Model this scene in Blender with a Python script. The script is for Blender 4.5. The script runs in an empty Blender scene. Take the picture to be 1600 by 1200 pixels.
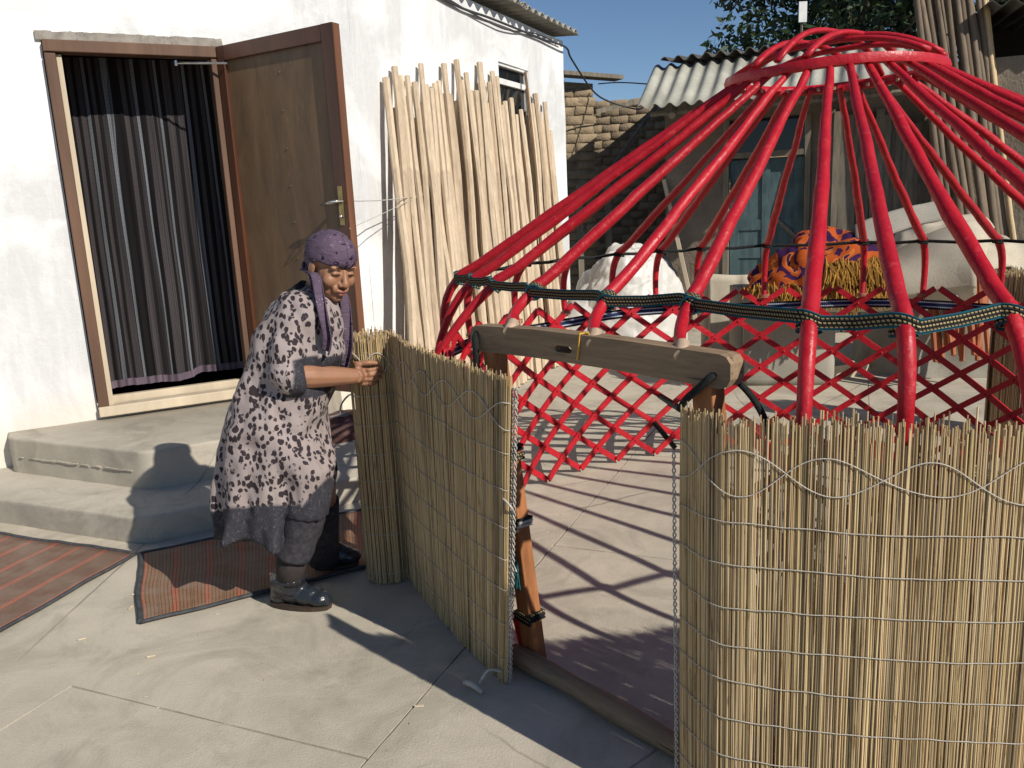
import bpy, bmesh, math, random
import numpy as np
from mathutils import Vector, Matrix, noise, Euler

random.seed(7); rng = np.random.default_rng(7)
scene = bpy.context.scene
COL = scene.collection
# ---------------------------------------------------------------- camera
F = 1290.0; H = 1.5                      # focal length in photo pixels, eye height
_d = np.array([292., 6063., F]); _d /= np.linalg.norm(_d)
UP = -_d
FW = np.array([0, 0, 1.]); FW = FW - FW.dot(UP) * UP; FW /= np.linalg.norm(FW)
RT = -np.cross(FW, UP)
if RT[0] < 0: RT = -RT
cam_data = bpy.data.cameras.new('camera'); cam = bpy.data.objects.new('camera', cam_data); COL.objects.link(cam)
cam_data.sensor_width = 36; cam_data.lens = F / 1600 * 36; cam_data.clip_start = .05; cam_data.clip_end = 3000
cam.matrix_world = Matrix(((RT[0], -RT[1], -RT[2], 0), (FW[0], -FW[1], -FW[2], 0), (UP[0], -UP[1], -UP[2], H), (0, 0, 0, 1)))
scene.camera = cam
# ---------------------------------------------------------------- sky, sun, exposure
SUN_AZ, SUN_EL = 134.0, 33.0             # azimuth clockwise from the view direction (+Y)
world = bpy.data.worlds.new('World'); scene.world = world; world.use_nodes = True
wn = world.node_tree.nodes; wl = world.node_tree.links
sky = wn.new('ShaderNodeTexSky'); sky.sky_type = 'NISHITA'; sky.sun_disc = False
sky.sun_elevation = math.radians(SUN_EL); sky.sun_rotation = math.radians(SUN_AZ)
sky.altitude = 2500; sky.air_density = 1.15; sky.dust_density = .0; sky.ozone_density = 4.0
wl.new(sky.outputs[0], wn['Background'].inputs[0]); wn['Background'].inputs[1].default_value = .085
sd = bpy.data.lights.new('sun', 'SUN'); sd.energy = 5.0; sd.angle = math.radians(.53); sd.color = (1, .94, .85)
sun = bpy.data.objects.new('sun', sd); COL.objects.link(sun)
_a, _e = math.radians(SUN_AZ), math.radians(SUN_EL)
sun_dir = Vector((math.sin(_a) * math.cos(_e), math.cos(_a) * math.cos(_e), math.sin(_e)))
sun.rotation_euler = sun_dir.to_track_quat('Z', 'Y').to_euler(); sun.location = sun_dir * 30
vs = scene.view_settings
vs.view_transform = 'Standard'; vs.look = 'None'; vs.gamma = 1; vs.exposure = 0.0; vs.use_curve_mapping = False

# ---------------------------------------------------------------- pixel -> place helpers
def ray(u, v):
    c = np.array([u - 800, v - 600, F]); return np.array([c @ RT, c @ FW, c @ UP])
def G(u, v, z=0.0):                      # where the line of sight meets a level at height z
    r = ray(u, v); t = (z - H) / r[2]; return Vector((r[0] * t, r[1] * t, z))
def onplane(u, v, p, n):                 # where it meets a wall
    r = ray(u, v); o = np.array([0, 0, H]); n = np.array(n); t = np.dot(np.array(p) - o, n) / np.dot(r, n); return Vector(o + t * r)
def atY(u, v, Y):
    r = ray(u, v); return Vector((r[0] * Y / r[1], Y, H + r[2] * Y / r[1]))
def proj(p):
    p = np.array(p, float) - np.array([0, 0, H]); c = p[0] * RT + p[1] * FW + p[2] * UP; return 800 + F * c[0] / c[2], 600 + F * c[1] / c[2]
def azd(a): a = math.radians(a); return Vector((math.sin(a), math.cos(a), 0))

# ---------------------------------------------------------------- mesh helpers
class MB:
    def __init__(s): s.v = []; s.f = []; s.uv = {}; s.c = {}
    def add(s, vs, fs, uvs=None, col=None):
        o = len(s.v); s.v += [tuple(p) for p in vs]
        if uvs is not None:
            for i, q in enumerate(uvs): s.uv[o + i] = q
        if col is not None:
            for i in range(len(vs)): s.c[o + i] = col
        s.f += [tuple(o + i for i in f) for f in fs]; return o
    def box(s, c, size, M=None, taper=1.0, col=None):
        x, y, z = (q / 2 for q in size); c = Vector(c)
        vs = [(-x, -y, -z), (x, -y, -z), (x, y, -z), (-x, y, -z), (-x * taper, -y * taper, z), (x * taper, -y * taper, z), (x * taper, y * taper, z), (-x * taper, y * taper, z)]
        vs = [(M @ Vector(p) if M else Vector(p)) + c for p in vs]
        s.add(vs, [(0, 3, 2, 1), (4, 5, 6, 7), (0, 1, 5, 4), (1, 2, 6, 5), (2, 3, 7, 6), (3, 0, 4, 7)], col=col)
    def bar(s, a, b, w, t, up=(0, 0, 1), col=None):     # straight bar a->b, width w sideways, thickness t along up
        a = Vector(a); b = Vector(b); d = b - a; L = d.length; d.normalize(); up = Vector(up)
        sx = d.cross(up); sx = sx.normalized() if sx.length > 1e-5 else Vector((1, 0, 0)); u = sx.cross(d)
        s.box((a + b) / 2, (w, L, t), Matrix((sx, d, u)).transposed(), col=col)
    def prism(s, poly, z0, z1):
        n = len(poly)
        vs = [(p[0], p[1], z0) for p in poly] + [(p[0], p[1], z1) for p in poly]
        s.add(vs, [tuple(range(n))[::-1], tuple(range(n, 2 * n))] + [(i, (i + 1) % n, n + (i + 1) % n, n + i) for i in range(n)])
    def tube(s, path, r, n=8, cap=True, col=None, flat=1.0, up0=None, phase=0):
        path = [Vector(p) for p in path]; m = len(path); rs = r if hasattr(r, '__len__') else [r] * m
        vs = []; uvs = []; up = None; L = 0
        for i, p in enumerate(path):
            d = (path[min(i + 1, m - 1)] - path[max(i - 1, 0)]).normalized()
            if up is None:
                up = Vector(up0) if up0 is not None else (Vector((0, 0, 1)) if abs(d.z) < .9 else Vector((1, 0, 0)))
            sx = d.cross(up)
            if sx.length < 1e-6: sx = d.orthogonal()
            sx.normalize(); up = sx.cross(d).normalized()
            if i: L += (p - path[i - 1]).length
            for k in range(n):
                a = 2 * math.pi * k / n + phase
                vs.append(p + (sx * math.cos(a) * flat + up * math.sin(a)) * rs[i]); uvs.append((L, k / n))
        fs = [(i * n + k, i * n + (k + 1) % n, (i + 1) * n + (k + 1) % n, (i + 1) * n + k) for i in range(m - 1) for k in range(n)]
        if cap: fs += [tuple(range(n))[::-1], tuple(range((m - 1) * n, m * n))]
        s.add(vs, fs, uvs, col)
    def ribbon(s, path, side, w, t=.004, col=None):      # flat band: path points, side = across vectors, thickness t outwards
        m = len(path); vs = []; uvs = []; L = 0
        for i, p in enumerate(path):
            p = Vector(p); d = (Vector(path[min(i + 1, m - 1)]) - Vector(path[max(i - 1, 0)])).normalized()
            sd_ = Vector(side[i] if isinstance(side, list) else side); sd_ = (sd_ - d * sd_.dot(d)).normalized(); nn = d.cross(sd_)
            if i: L += (p - Vector(path[i - 1])).length
            for a, b, vv in ((-.5, .5, 0), (.5, .5, 1), (.5, -.5, 1), (-.5, -.5, 0)):
                vs.append(p + sd_ * w * a + nn * t * b); uvs.append((L, vv))
        fs = [(i * 4 + k, i * 4 + (k + 1) % 4, i * 4 + 4 + (k + 1) % 4, i * 4 + 4 + k) for i in range(m - 1) for k in range(4)]
        fs += [(3, 2, 1, 0), tuple((m - 1) * 4 + k for k in range(4))]
        s.add(vs, fs, uvs, col)
    def loft(s, rings, cap=True, uvs=None, close=True):
        n = len(rings[0]); m = len(rings); vs = [p for r in rings for p in r]
        kk = n if close else n - 1
        fs = [(i * n + k, i * n + (k + 1) % n, (i + 1) * n + (k + 1) % n, (i + 1) * n + k) for i in range(m - 1) for k in range(kk)]
        if cap and close: fs += [tuple(range(n))[::-1], tuple(range((m - 1) * n, m * n))]
        s.add(vs, fs, uvs)
    def grid(s, fn, nu, nv, uv=True):                    # fn(a,b) a,b in 0..1
        vs = []; uvs = []
        for j in range(nv + 1):
            for i in range(nu + 1):
                vs.append(fn(i / nu, j / nv)); uvs.append((i / nu, j / nv))
        fs = [(j * (nu + 1) + i, j * (nu + 1) + i + 1, (j + 1) * (nu + 1) + i + 1, (j + 1) * (nu + 1) + i) for j in range(nv) for i in range(nu)]
        s.add(vs, fs, uvs if uv else None)
    def ball(s, c, r, rot=None, nu=14, nv=9, col=None):
        c = Vector(c); r = r if hasattr(r, '__len__') else (r, r, r)
        vs = [];
        for j in range(1, nv):
            for i in range(nu):
                ph = math.pi * j / nv; th = 2 * math.pi * i / nu
                vs.append(Vector((r[0] * math.sin(ph) * math.cos(th), r[1] * math.sin(ph) * math.sin(th), r[2] * math.cos(ph))))
        vs += [Vector((0, 0, r[2])), Vector((0, 0, -r[2]))]
        if rot is not None: vs = [rot @ p for p in vs]
        vs = [p + c for p in vs]; k = (nv - 1) * nu
        fs = [(j * nu + i, (j + 1) * nu + i, (j + 1) * nu + (i + 1) % nu, j * nu + (i + 1) % nu) for j in range(nv - 2) for i in range(nu)]
        fs += [(k, i, (i + 1) % nu) for i in range(nu)] + [(k + 1, (nv - 2) * nu + (i + 1) % nu, (nv - 2) * nu + i) for i in range(nu)]
        s.add(vs, fs, col=col)
    def mesh(s, name, org):
        me = bpy.data.meshes.new(name)
        me.from_pydata([(p[0] - org[0], p[1] - org[1], p[2] - org[2]) for p in s.v], [], s.f)
        if s.uv:
            ul = me.uv_layers.new(name='UVMap'); vi = np.zeros(len(me.loops), int); me.loops.foreach_get('vertex_index', vi)
            arr = np.zeros((len(s.v), 2)); 
            for k, q in s.uv.items(): arr[k] = q
            ul.data.foreach_set('uv', arr[vi].ravel())
        if s.c:
            ca = me.color_attributes.new('Col', 'FLOAT_COLOR', 'POINT'); arr = np.ones((len(s.v), 4))
            for k, q in s.c.items(): arr[k, :3] = q
            ca.data.foreach_set('color', arr.ravel())
        me.validate(); me.update(); return me
    def build(s, name, mat, parent=None, smooth=False, org=None, bevel=0, sub=0, auto=None, solid=0):
        a = np.array(s.v)
        if org is None:
            lo, hi = a.min(0), a.max(0); org = Vector((lo + hi) / 2)
            if parent is None: org.z = lo[2]
        org = Vector(org); me = s.mesh(name, org); o = bpy.data.objects.new(name, me); COL.objects.link(o)
        me.materials.append(mat)
        if smooth: me.polygons.foreach_set('use_smooth', [True] * len(me.polygons))
        if auto and smooth:
            me.set_sharp_from_angle(angle=math.radians(auto))
        if solid: md = o.modifiers.new('solid', 'SOLIDIFY'); md.thickness = solid; md.offset = 0
        if bevel: md = o.modifiers.new('bevel', 'BEVEL'); md.width = bevel; md.segments = 2; md.limit_method = 'ANGLE'
        if sub: md = o.modifiers.new('sub', 'SUBSURF'); md.levels = sub; md.render_levels = sub
        o.location = org
        if parent is not None: attach(o, parent)
        return o
WPOS = {}
def wpos(o):
    p = Vector(o.location)
    while o.parent: o = o.parent; p = p + o.location
    return p
def attach(o, parent):
    o.location = Vector(o.location) - wpos(parent); o.parent = parent
def empty(name, loc):
    o = bpy.data.objects.new(name, None); COL.objects.link(o); o.location = Vector(loc); o.empty_display_size = .1; return o
def tag(o, label, cat, group=None):
    o['label'] = label; o['category'] = cat
    if group: o['group'] = group
    return o
def kind(o, k): o['kind'] = k; return o
def piece(name, me, loc, parent, rot=None):            # an object sharing mesh data
    o = bpy.data.objects.new(name, me); COL.objects.link(o); o.location = Vector(loc)
    if rot is not None: o.rotation_euler = rot
    if parent is not None: attach(o, parent)
    return o
def nz(p, s=1.0): return noise.noise(Vector(p) * s)

# ---------------------------------------------------------------- materials
class NT:
    def __init__(s, name):
        s.m = bpy.data.materials.new(name); s.m.use_nodes = True; s.t = s.m.node_tree; s.b = s.t.nodes['Principled BSDF']; s.tc = None
    def n(s, ty, **kw):
        o = s.t.nodes.new(ty)
        for k, v in kw.items():
            if k in ('inp',):
                for a, b in v.items(): s.set(o.inputs[a], b)
            else: setattr(o, k, v)
        return o
    def set(s, sock, v):
        if hasattr(v, 'is_output') or isinstance(v, bpy.types.NodeSocket): s.t.links.new(v, sock)
        else: sock.default_value = v
    def co(s, which='Object', scale=(1, 1, 1), rot=(0, 0, 0), loc=(0, 0, 0)):
        if which == 'World': out = s.n('ShaderNodeNewGeometry').outputs['Position']
        else:
            if not s.tc: s.tc = s.n('ShaderNodeTexCoord')
            out = s.tc.outputs[which]
        mp = s.n('ShaderNodeMapping'); s.set(mp.inputs[0], out); mp.inputs['Scale'].default_value = scale; mp.inputs['Rotation'].default_value = rot; mp.inputs['Location'].default_value = loc
        return mp.outputs[0]
    def remap(s, co, scale):
        mp = s.n('ShaderNodeMapping'); s.set(mp.inputs[0], co); mp.inputs['Scale'].default_value = scale; return mp.outputs[0]
    def noise(s, co, scale, detail=4, rough=.55, dist=0):
        o = s.n('ShaderNodeTexNoise'); s.set(o.inputs['Vector'], co); o.inputs['Scale'].default_value = scale; o.inputs['Detail'].default_value = detail
        o.inputs['Roughness'].default_value = rough; o.inputs['Distortion'].default_value = dist; return o.outputs[0]
    def voro(s, co, scale, feature='F1', rand=1.0):
        o = s.n('ShaderNodeTexVoronoi'); o.feature = feature; s.set(o.inputs['Vector'], co); o.inputs['Scale'].default_value = scale; o.inputs['Randomness'].default_value = rand; return o
    def ramp(s, fac, stops, interp='LINEAR'):
        o = s.n('ShaderNodeValToRGB'); s.set(o.inputs[0], fac); cr = o.color_ramp; cr.interpolation = interp
        while len(cr.elements) < len(stops): cr.elements.new(.5)
        for e, (p, c) in zip(cr.elements, stops): e.position = p; e.color = (*c, 1) if hasattr(c, '__len__') else (c, c, c, 1)
        return o.outputs[0]
    def mix(s, fac, a, b, mode='MIX'):
        o = s.n('ShaderNodeMix', data_type='RGBA', blend_type=mode); s.set(o.inputs[0], fac)
        for i, v in ((6, a), (7, b)):
            if isinstance(v, tuple): v = (*v, 1) if len(v) == 3 else v
            s.set(o.inputs[i], v)
        return o.outputs[2]
    def math(s, op, a, b=0.0, c=0.0):
        o = s.n('ShaderNodeMath', operation=op); s.set(o.inputs[0], a); s.set(o.inputs[1], b); s.set(o.inputs[2], c); return o.outputs[0]
    def rnd(s): return s.n('ShaderNodeObjectInfo').outputs['Random']
    def attr(s): 
        o = s.n('ShaderNodeVertexColor'); o.layer_name = 'Col'; return o.outputs[0]
    def bump(s, h, strength=.3, dist=.01, nrm=None):
        o = s.n('ShaderNodeBump'); s.set(o.inputs['Height'], h); o.inputs['Strength'].default_value = strength; o.inputs['Distance'].default_value = dist
        if nrm is not None: s.set(o.inputs['Normal'], nrm)
        return o.outputs[0]
    def out(s, col, rough=.8, nrm=None, spec=.3, metal=0, **kw):
        if isinstance(col, tuple): col = (*col, 1)
        s.set(s.b.inputs['Base Color'], col); s.set(s.b.inputs['Roughness'], rough); s.b.inputs['Specular IOR Level'].default_value = spec; s.b.inputs['Metallic'].default_value = metal
        if nrm is not None: s.set(s.b.inputs['Normal'], nrm)
        for k, v in kw.items(): s.set(s.b.inputs[k], v)
        return s.m
def mul(c, k): return tuple(x * k for x in c)
def plain(name, col, rough=.8, var=.25, scale=8, bump=.2, bscale=60, stretch=(1, 1, 1), objvar=0.0, spec=.3, co='Object', bd=.005, attr=False, metal=0):
    t = NT(name); c = t.co(co, stretch); f = t.noise(c, scale, 5)
    k = t.ramp(f, [(.3, mul(col, 1 - var)), (.7, mul(col, 1 + var * .6))])
    if objvar:
        r = t.rnd(); k = t.mix(1.0, k, t.ramp(r, [(0, 1 - objvar), (1, 1.0)]), 'MULTIPLY')
    if attr: k = t.mix(1.0, k, t.attr(), 'MULTIPLY')
    nr = t.bump(t.noise(c, bscale, 3), bump, bd) if bump else None
    return t.out(k, rough, nr, spec, metal)

# ================================================================ setting: ground
def concrete(name, col, seed=0):
    t = NT(name); c = t.co('World', loc=(seed, seed * 2, 0))
    big = t.noise(c, .9, 5, .6); mid = t.noise(c, 6, 6, .65, .4); fine = t.noise(c, 140, 3, .6)
    k = t.ramp(big, [(.3, mul(col, .74)), (.7, mul(col, 1.08))])
    k = t.mix(t.ramp(mid, [(.35, 0), (.75, .55)]), k, mul(col, 1.22))
    st = t.ramp(t.noise(c, 2.3, 6, .7, 1.2), [(.48, 0), (.66, .7)]); k = t.mix(st, k, mul(col, .58))
    st2 = t.ramp(t.noise(c, 1.3, 7, .72, 2.0), [(.56, 0), (.64, .30)]); k = t.mix(st2, k, mul(col, .78))
    sp = t.voro(c, 38, rand=1.0); sm = t.ramp(sp.outputs['Distance'], [(.04, 1), (.085, 0)]); sel = t.ramp(t.noise(c, 9, 2), [(.56, 0), (.6, 1)])
    k = t.mix(t.math('MULTIPLY', sm, sel), k, mul(col, .45))
    k = t.mix(t.ramp(fine, [(.3, .35), (.7, 0)]), k, mul(col, .7))
    smear = t.noise(t.co('World', (1.2, 7, 1), (0, 0, .5)), 2.2, 5, .6, .15)
    k = t.mix(t.ramp(smear, [(.55, 0), (.8, .22)]), k, mul(col, 1.35))
    cv = t.voro(t.mix(.06, t.co('World', loc=(1.7, .4, 0)), t.noise(c, 3.0, 5)), .62, 'DISTANCE_TO_EDGE')
    ck = t.ramp(cv.outputs['Distance'], [(.0, 1), (.004, 0)])
    ck = t.math('MULTIPLY', ck, t.ramp(t.noise(c, .7, 2), [(.5, 0), (.56, .8)]))
    k = t.mix(ck, k, mul(col, .42))
    hgt = t.math('ADD', t.math('MULTIPLY', mid, .45), t.math('MULTIPLY', fine, .40)); hgt = t.math('SUBTRACT', hgt, t.math('MULTIPLY', t.math('MULTIPLY', sm, sel), .5))
    hgt = t.math('SUBTRACT', hgt, t.math('MULTIPLY', ck, .6))
    return t.out(k, t.ramp(mid, [(.3, .75), (.7, .95)]), t.bump(hgt, .6, .008), .2)
M_ground = concrete('yard_concrete', (.53, .475, .375))
M_step = concrete('step_concrete', (.46, .415, .335), 5)
M_joint = plain('joint_mortar', (.36, .32, .26), .95, .3, 20, .5, 120, co='World')

P0 = Vector((-1.53, 2.52, 0)); eA = azd(113); eC = azd(23)
def ST(s, t): return P0 + eA * s + eC * t
gm = MB(); R_ = 90
gm.grid(lambda a, b: (-R_ + 2 * R_ * a, -R_ + 2 * R_ * b, -.007), 8, 8, uv=False)
ground = kind(gm.build('ground', M_joint, org=(0, 0, 0)), 'structure')
def slab(poly, gap=.0035):
    # poly in (s,t); edges broken up and roughened so the joint wanders
    pts = []; n = len(poly)
    cx = sum(p[0] for p in poly) / n; cy = sum(p[1] for p in poly) / n
    for i in range(n):
        a = poly[i]; b = poly[(i + 1) % n]; L = math.hypot(b[0] - a[0], b[1] - a[1]); m = max(1, min(40, int(L / .05)))
        d = ((b[0] - a[0]) / L, (b[1] - a[1]) / L); nrm = (-d[1], d[0])
        for k in range(m):
            s = a[0] + (b[0] - a[0]) * k / m; t = a[1] + (b[1] - a[1]) * k / m
            j = gap * (1 + .9 * nz((s * 7, t * 7, 3.1))) + .003 * nz((s * 40, t * 40, 9))
            if k == 0: s += (1 if cx > s else -1) * gap; t += (1 if cy > t else -1) * gap
            else: s += nrm[0] * j; t += nrm[1] * j
            pts.append(ST(s, t))
    m = MB(); m.prism(pts, -.05, 0); return m.build('slab', M_ground, ground)
T1 = 1.56
slab([(-5, -4), (0, -4), (0, 0), (1.165, 0), (1.165, 9.5), (-5, 9.5)])
slab([(0, -4), (1.165, -4), (1.165, 0), (0, 0)])
cols = [1.165, 2.5, 3.85, 5.2, 6.6, 8.0, 9.4, 10.8]
rows = [-5.2, -3.6, -2.0, -.55, T1, 3.0, 4.45, 5.9, 7.3, 9.5]
for i in range(len(cols) - 1):
    for j in range(len(rows) - 1):
        slab([(cols[i], rows[j]), (cols[i + 1], rows[j]), (cols[i + 1], rows[j + 1]), (cols[i], rows[j + 1])])

# ================================================================ house
W1 = Vector((-2.551, 4.97, 0)); DA = azd(62.5); NA = Vector((DA.y, -DA.x, 0))    # wall with the door; NA outwards
K = W1 + DA * 1.8
DB = azd(25); NB = Vector((DB.y, -DB.x, 0))
BL = 3.95; BE = K + DB * BL; ZT = 3.22
A0 = W1 - DA * 2.6
def plaster():
    t = NT('whitewash'); c = t.co('World'); white = (.82, .815, .80); grey = (.60, .60, .59)
    n1 = t.noise(c, 1.1, 6, .6, .6); k = t.mix(t.ramp(n1, [(.42, 1), (.56, 0)]), white, grey)
    brush = t.noise(t.co('World', (7, 7, 1.2)), 2.0, 5, .7, .5); k = t.mix(t.ramp(brush, [(.45, 0), (.8, .4)]), k, (.9, .895, .88))
    z = t.n('ShaderNodeSeparateXYZ'); t.set(z.inputs[0], c)
    low = t.math('ADD', z.outputs[2], t.math('MULTIPLY', t.noise(c, 3, 4), .35))
    k = t.mix(t.ramp(low, [(.42, .85), (.78, 0)]), k, (.66, .60, .49))
    k = t.mix(t.ramp(t.noise(c, 25, 4, .7), [(.62, 0), (.75, .3)]), k, (.55, .54, .52))
    h = t.math('ADD', t.noise(c, 9, 5, .6), t.math('MULTIPLY', t.noise(c, 90, 4, .6), .3))
    return t.out(k, .9, t.bump(h, .55, .012), .2)
M_wall = plaster()
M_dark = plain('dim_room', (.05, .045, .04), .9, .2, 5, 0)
house = tag(empty('white_house', K), 'whitewashed house with an open brown door and a corrugated roof edge', 'house')
wm = MB()
def wallface(mb, O, D, N, L, z0, z1, holes, st=.08, amp=.010, depth=.42, rend=.0):
    xs = list(np.arange(0, L, st)) + [L]; zs = list(np.arange(z0, z1, st)) + [z1]
    for (a, b, c, d) in holes: xs += [a, b]; zs += [c, d]
    xs = sorted(set(np.round(xs, 4))); zs = sorted(set(np.round(zs, 4)))
    def clean(q, keep):
        r = [q[0]]
        for v in q[1:]:
            if v - r[-1] < .02 and v not in keep: continue
            if v - r[-1] < .02 and r[-1] not in keep and len(r) > 1: r[-1] = v
            else: r.append(v)
        return r
    xs = clean(xs, {round(h, 4) for ho in holes for h in ho[:2]} | {round(L, 4)}); zs = clean(zs, {round(h, 4) for ho in holes for h in ho[2:]} | {round(z1, 4)})
    ix = {}; vs = []
    for j, z in enumerate(zs):
        for i, x in enumerate(xs):
            p = O + D * x + Vector((0, 0, z)); w = amp * (nz(p, 1.3) + .5 * nz(p, 4.1))
            ix[i, j] = len(vs); vs.append(p + N * w)
    fs = []
    for j in range(len(zs) - 1):
        for i in range(len(xs) - 1):
            xm = (xs[i] + xs[i + 1]) / 2; zm = (zs[j] + zs[j + 1]) / 2
            if any(a < xm < b and c < zm < d for a, b, c, d in holes): continue
            fs.append((ix[i, j], ix[i + 1, j], ix[i + 1, j + 1], ix[i, j + 1]))
    mb.add(vs, fs)
    for a, b, c, d in holes:                                     # reveals
        q = [O + D * x + Vector((0, 0, z)) for x, z in ((a, c), (b, c), (b, d), (a, d))]; q2 = [p - N * depth for p in q]
        mb.add(q + q2, [(i, 4 + i, 4 + (i + 1) % 4, (i + 1) % 4) for i in range(4)])
DS0, DS1, DZ0, DZ1 = -.005, .95, .37, 2.56
WS0, WS1, WZ0, WZ1 = 2.28, 2.98, 2.13, 2.80
wallface(wm, A0, DA, NA, 4.4, 0, ZT, [(2.6 + DS0, 2.6 + DS1, DZ0, DZ1)])
wallface(wm, K, DB, NB, BL, 0, ZT, [(WS0, WS1, WZ0, WZ1)], depth=.12)
B2 = BE - NB * 3.5; A2 = A0 - NA * 3.5
for a, b in ((BE, B2), (B2, A2), (A2, A0)):
    wm.add([a, b, b + Vector((0, 0, ZT)), a + Vector((0, 0, ZT))], [(0, 1, 2, 3)])
wm.build('wall', M_wall, house, smooth=True, auto=40)
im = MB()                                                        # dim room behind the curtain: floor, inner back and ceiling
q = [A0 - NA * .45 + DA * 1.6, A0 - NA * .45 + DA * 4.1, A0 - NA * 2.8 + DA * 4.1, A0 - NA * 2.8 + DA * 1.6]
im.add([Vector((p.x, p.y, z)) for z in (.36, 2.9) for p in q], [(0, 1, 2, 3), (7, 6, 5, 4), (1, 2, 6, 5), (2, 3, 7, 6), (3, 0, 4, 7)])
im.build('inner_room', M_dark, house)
# corrugated roof sheets
def corr_mat(name, col, seed):
    t = NT(name); c = t.co('World', loc=(seed, 0, 0)); n1 = t.noise(c, 2.2, 6, .65)
    k = t.ramp(n1, [(.3, mul(col, .6)), (.65, col)]); k = t.mix(t.ramp(t.noise(c, 30, 4, .7), [(.5, 0), (.75, .5)]), k, mul(col, .5))
    return t.out(k, .92, t.bump(t.noise(c, 120, 3), .25, .004), .2)
M_roof = corr_mat('asbestos_sheet', (.33, .315, .27), 0)
M_roof_old = corr_mat('weathered_sheet', (.12, .115, .105), 4)
def corr_sheet(name, O, D, E, L, W, parent, mat, per=.155, amp=.024, drop=0.0, th=.007, smooth=True):
    # waves across D (length L), sheet runs along E (length W) with a rise of -drop
    m = MB(); nu = int(L / per * 8)
    for sgn in (0,):
        m.grid(lambda a, b: Vector(O) + D * (a * L) + E * (b * W) + Vector((0, 0, amp * math.sin(a * L / per * 2 * math.pi) + drop * b)), nu, 3, uv=False)
    return m.build(name, mat, parent, smooth=smooth, solid=th)
for k in range(3):
    corr_sheet('roof_sheet', K + DB * (-.2 + k * 1.34) + NB * .17 + Vector((0, 0, ZT + .07 + (k % 2) * .012)), DB, -NB, 1.52, 3.9, house, M_roof, drop=.25)
corr_sheet('roof_sheet', A0 - NA * .02 + DA * -.1 + Vector((0, 0, ZT + .10)), DA, -NA, 4.4, 3.2, house, M_roof, drop=.25)
# window up in the far wall
def B3(s, z, o=0.0): return K + DB * s + NB * o + Vector((0, 0, z))
M_wpaint = plain('white_window_paint', (.72, .71, .68), .6, .15, 12, .1, 60)
tg = NT('window_glass'); M_glass = tg.out((.012, .014, .016), .06, None, .5)
wf = MB(); fw = .05
for a, b in (((WS0, WZ0), (WS0, WZ1)), ((WS1, WZ0), (WS1, WZ1)), ((WS0, WZ0), (WS1, WZ0)), ((WS0, WZ1), (WS1, WZ1)), ((WS0, WZ1 - .16), (WS1, WZ1 - .16))):
    wf.bar(B3(a[0], a[1], -.035), B3(b[0], b[1], -.035), fw, fw, NB)
win = wf.build('window', M_wpaint, house)
g = MB(); g.bar(B3((WS0 + WS1) / 2, WZ0 + .02, -.05), B3((WS0 + WS1) / 2, WZ1 - .02, -.05), WS1 - WS0 - .02, .008, NB); g.build('pane', M_glass, win)
# door frame
M_frame = plain('worn_door_wood', (.13, .07, .042), .65, .45, 6, .25, 50, (1, 1, .12), spec=.35)
M_cream = plain('bare_cream_wood', (.56, .47, .34), .75, .25, 5, .3, 60, (1, 1, .15))
M_raw = plain('raw_rough_plaster', (.30, .27, .23), .95, .35, 14, .6, 60)
def A3(s, z, o=0.0): return W1 + DA * s + NA * o + Vector((0, 0, z))
fm = MB(); fm.bar(A3(.030, DZ0, .004), A3(.030, DZ1 - .085, .004), .058, .10, NA); frame = fm.build('door_frame', M_frame, house, bevel=.005)
fm = MB(); fm.bar(A3(.0, DZ1 - .045, -.002), A3(.95, DZ1 - .045, -.002), .065, .11, NA); fm.build('head_rail', M_frame, frame, bevel=.005)
fm = MB(); fm.bar(A3(.922, DZ0, .0), A3(.922, DZ1 - .085, .0), .055, .10, NA); fm.build('hinge_jamb', M_frame, frame, bevel=.005)
fm = MB(); fm.bar(A3(.074, DZ0 + .06, -.02), A3(.074, DZ1 - .085, -.02), .028, .07, NA); fm.build('inner_stop', M_cream, frame, bevel=.003)
fm = MB(); fm.bar(A3(-.002, DZ0 + .030, .012), A3(.95, DZ0 + .030, .012), .062, .11, NA); fm.build('sill_board', M_cream, frame, bevel=.006)
fm = MB(); fm.bar(A3(.02, DZ0 + .075, -.085), A3(.93, DZ0 + .075, -.085), .05, .05, NA); fm.build('inner_sill', M_cream, frame, bevel=.006)
fm = MB()
for i in range(24):
    s0 = -.03 + i * .042; fm.bar(A3(s0, DZ1 + .012 + .008 * nz((i, 0, 0), .9), .006), A3(s0 + .0425, DZ1 + .012 + .008 * nz((i + 1, 0, 0), .9), .006), .05 + .015 * nz((i, 5, 0), .7), .030, NA)
fm.build('lintel_mortar', M_raw, frame)
# door leaf, swung open
HG = A3(.945, 0, .05); DL = azd(122); NL = Vector((-DL.y, DL.x, 0))     # NL: side of the leaf that the camera sees
if NL.dot(Vector((0, 0, 0)) - HG) < 0: NL = -NL
LW = .955
def L3(a, z, o=0.0): return HG + DL * a + NL * o + Vector((0, 0, z))
def door_panel():
    t = NT('hardboard'); c = t.co('World', (3, 3, .7)); col = (.155, .094, .05)
    k = t.ramp(t.noise(c, 2.5, 6, .65, .6), [(.3, mul(col, .62)), (.7, mul(col, 1.15))])
    k = t.mix(t.ramp(t.noise(t.co('World', (8, 8, 1)), 1.6, 5, .7), [(.55, 0), (.75, .55)]), k, (.085, .045, .022))
    k = t.mix(t.ramp(t.noise(t.co('World', (12, 12, 2)), 3, 5, .7), [(.6, 0), (.8, .35)]), k, (.36, .27, .17))
    return t.out(k, .42, t.bump(t.noise(c, 40, 3), .12, .004), .4)
M_panel = door_panel()
M_stile = plain('dark_varnished_wood', (.085, .030, .014), .35, .5, 5, .15, 60, (1, 1, .12), spec=.5)
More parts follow.
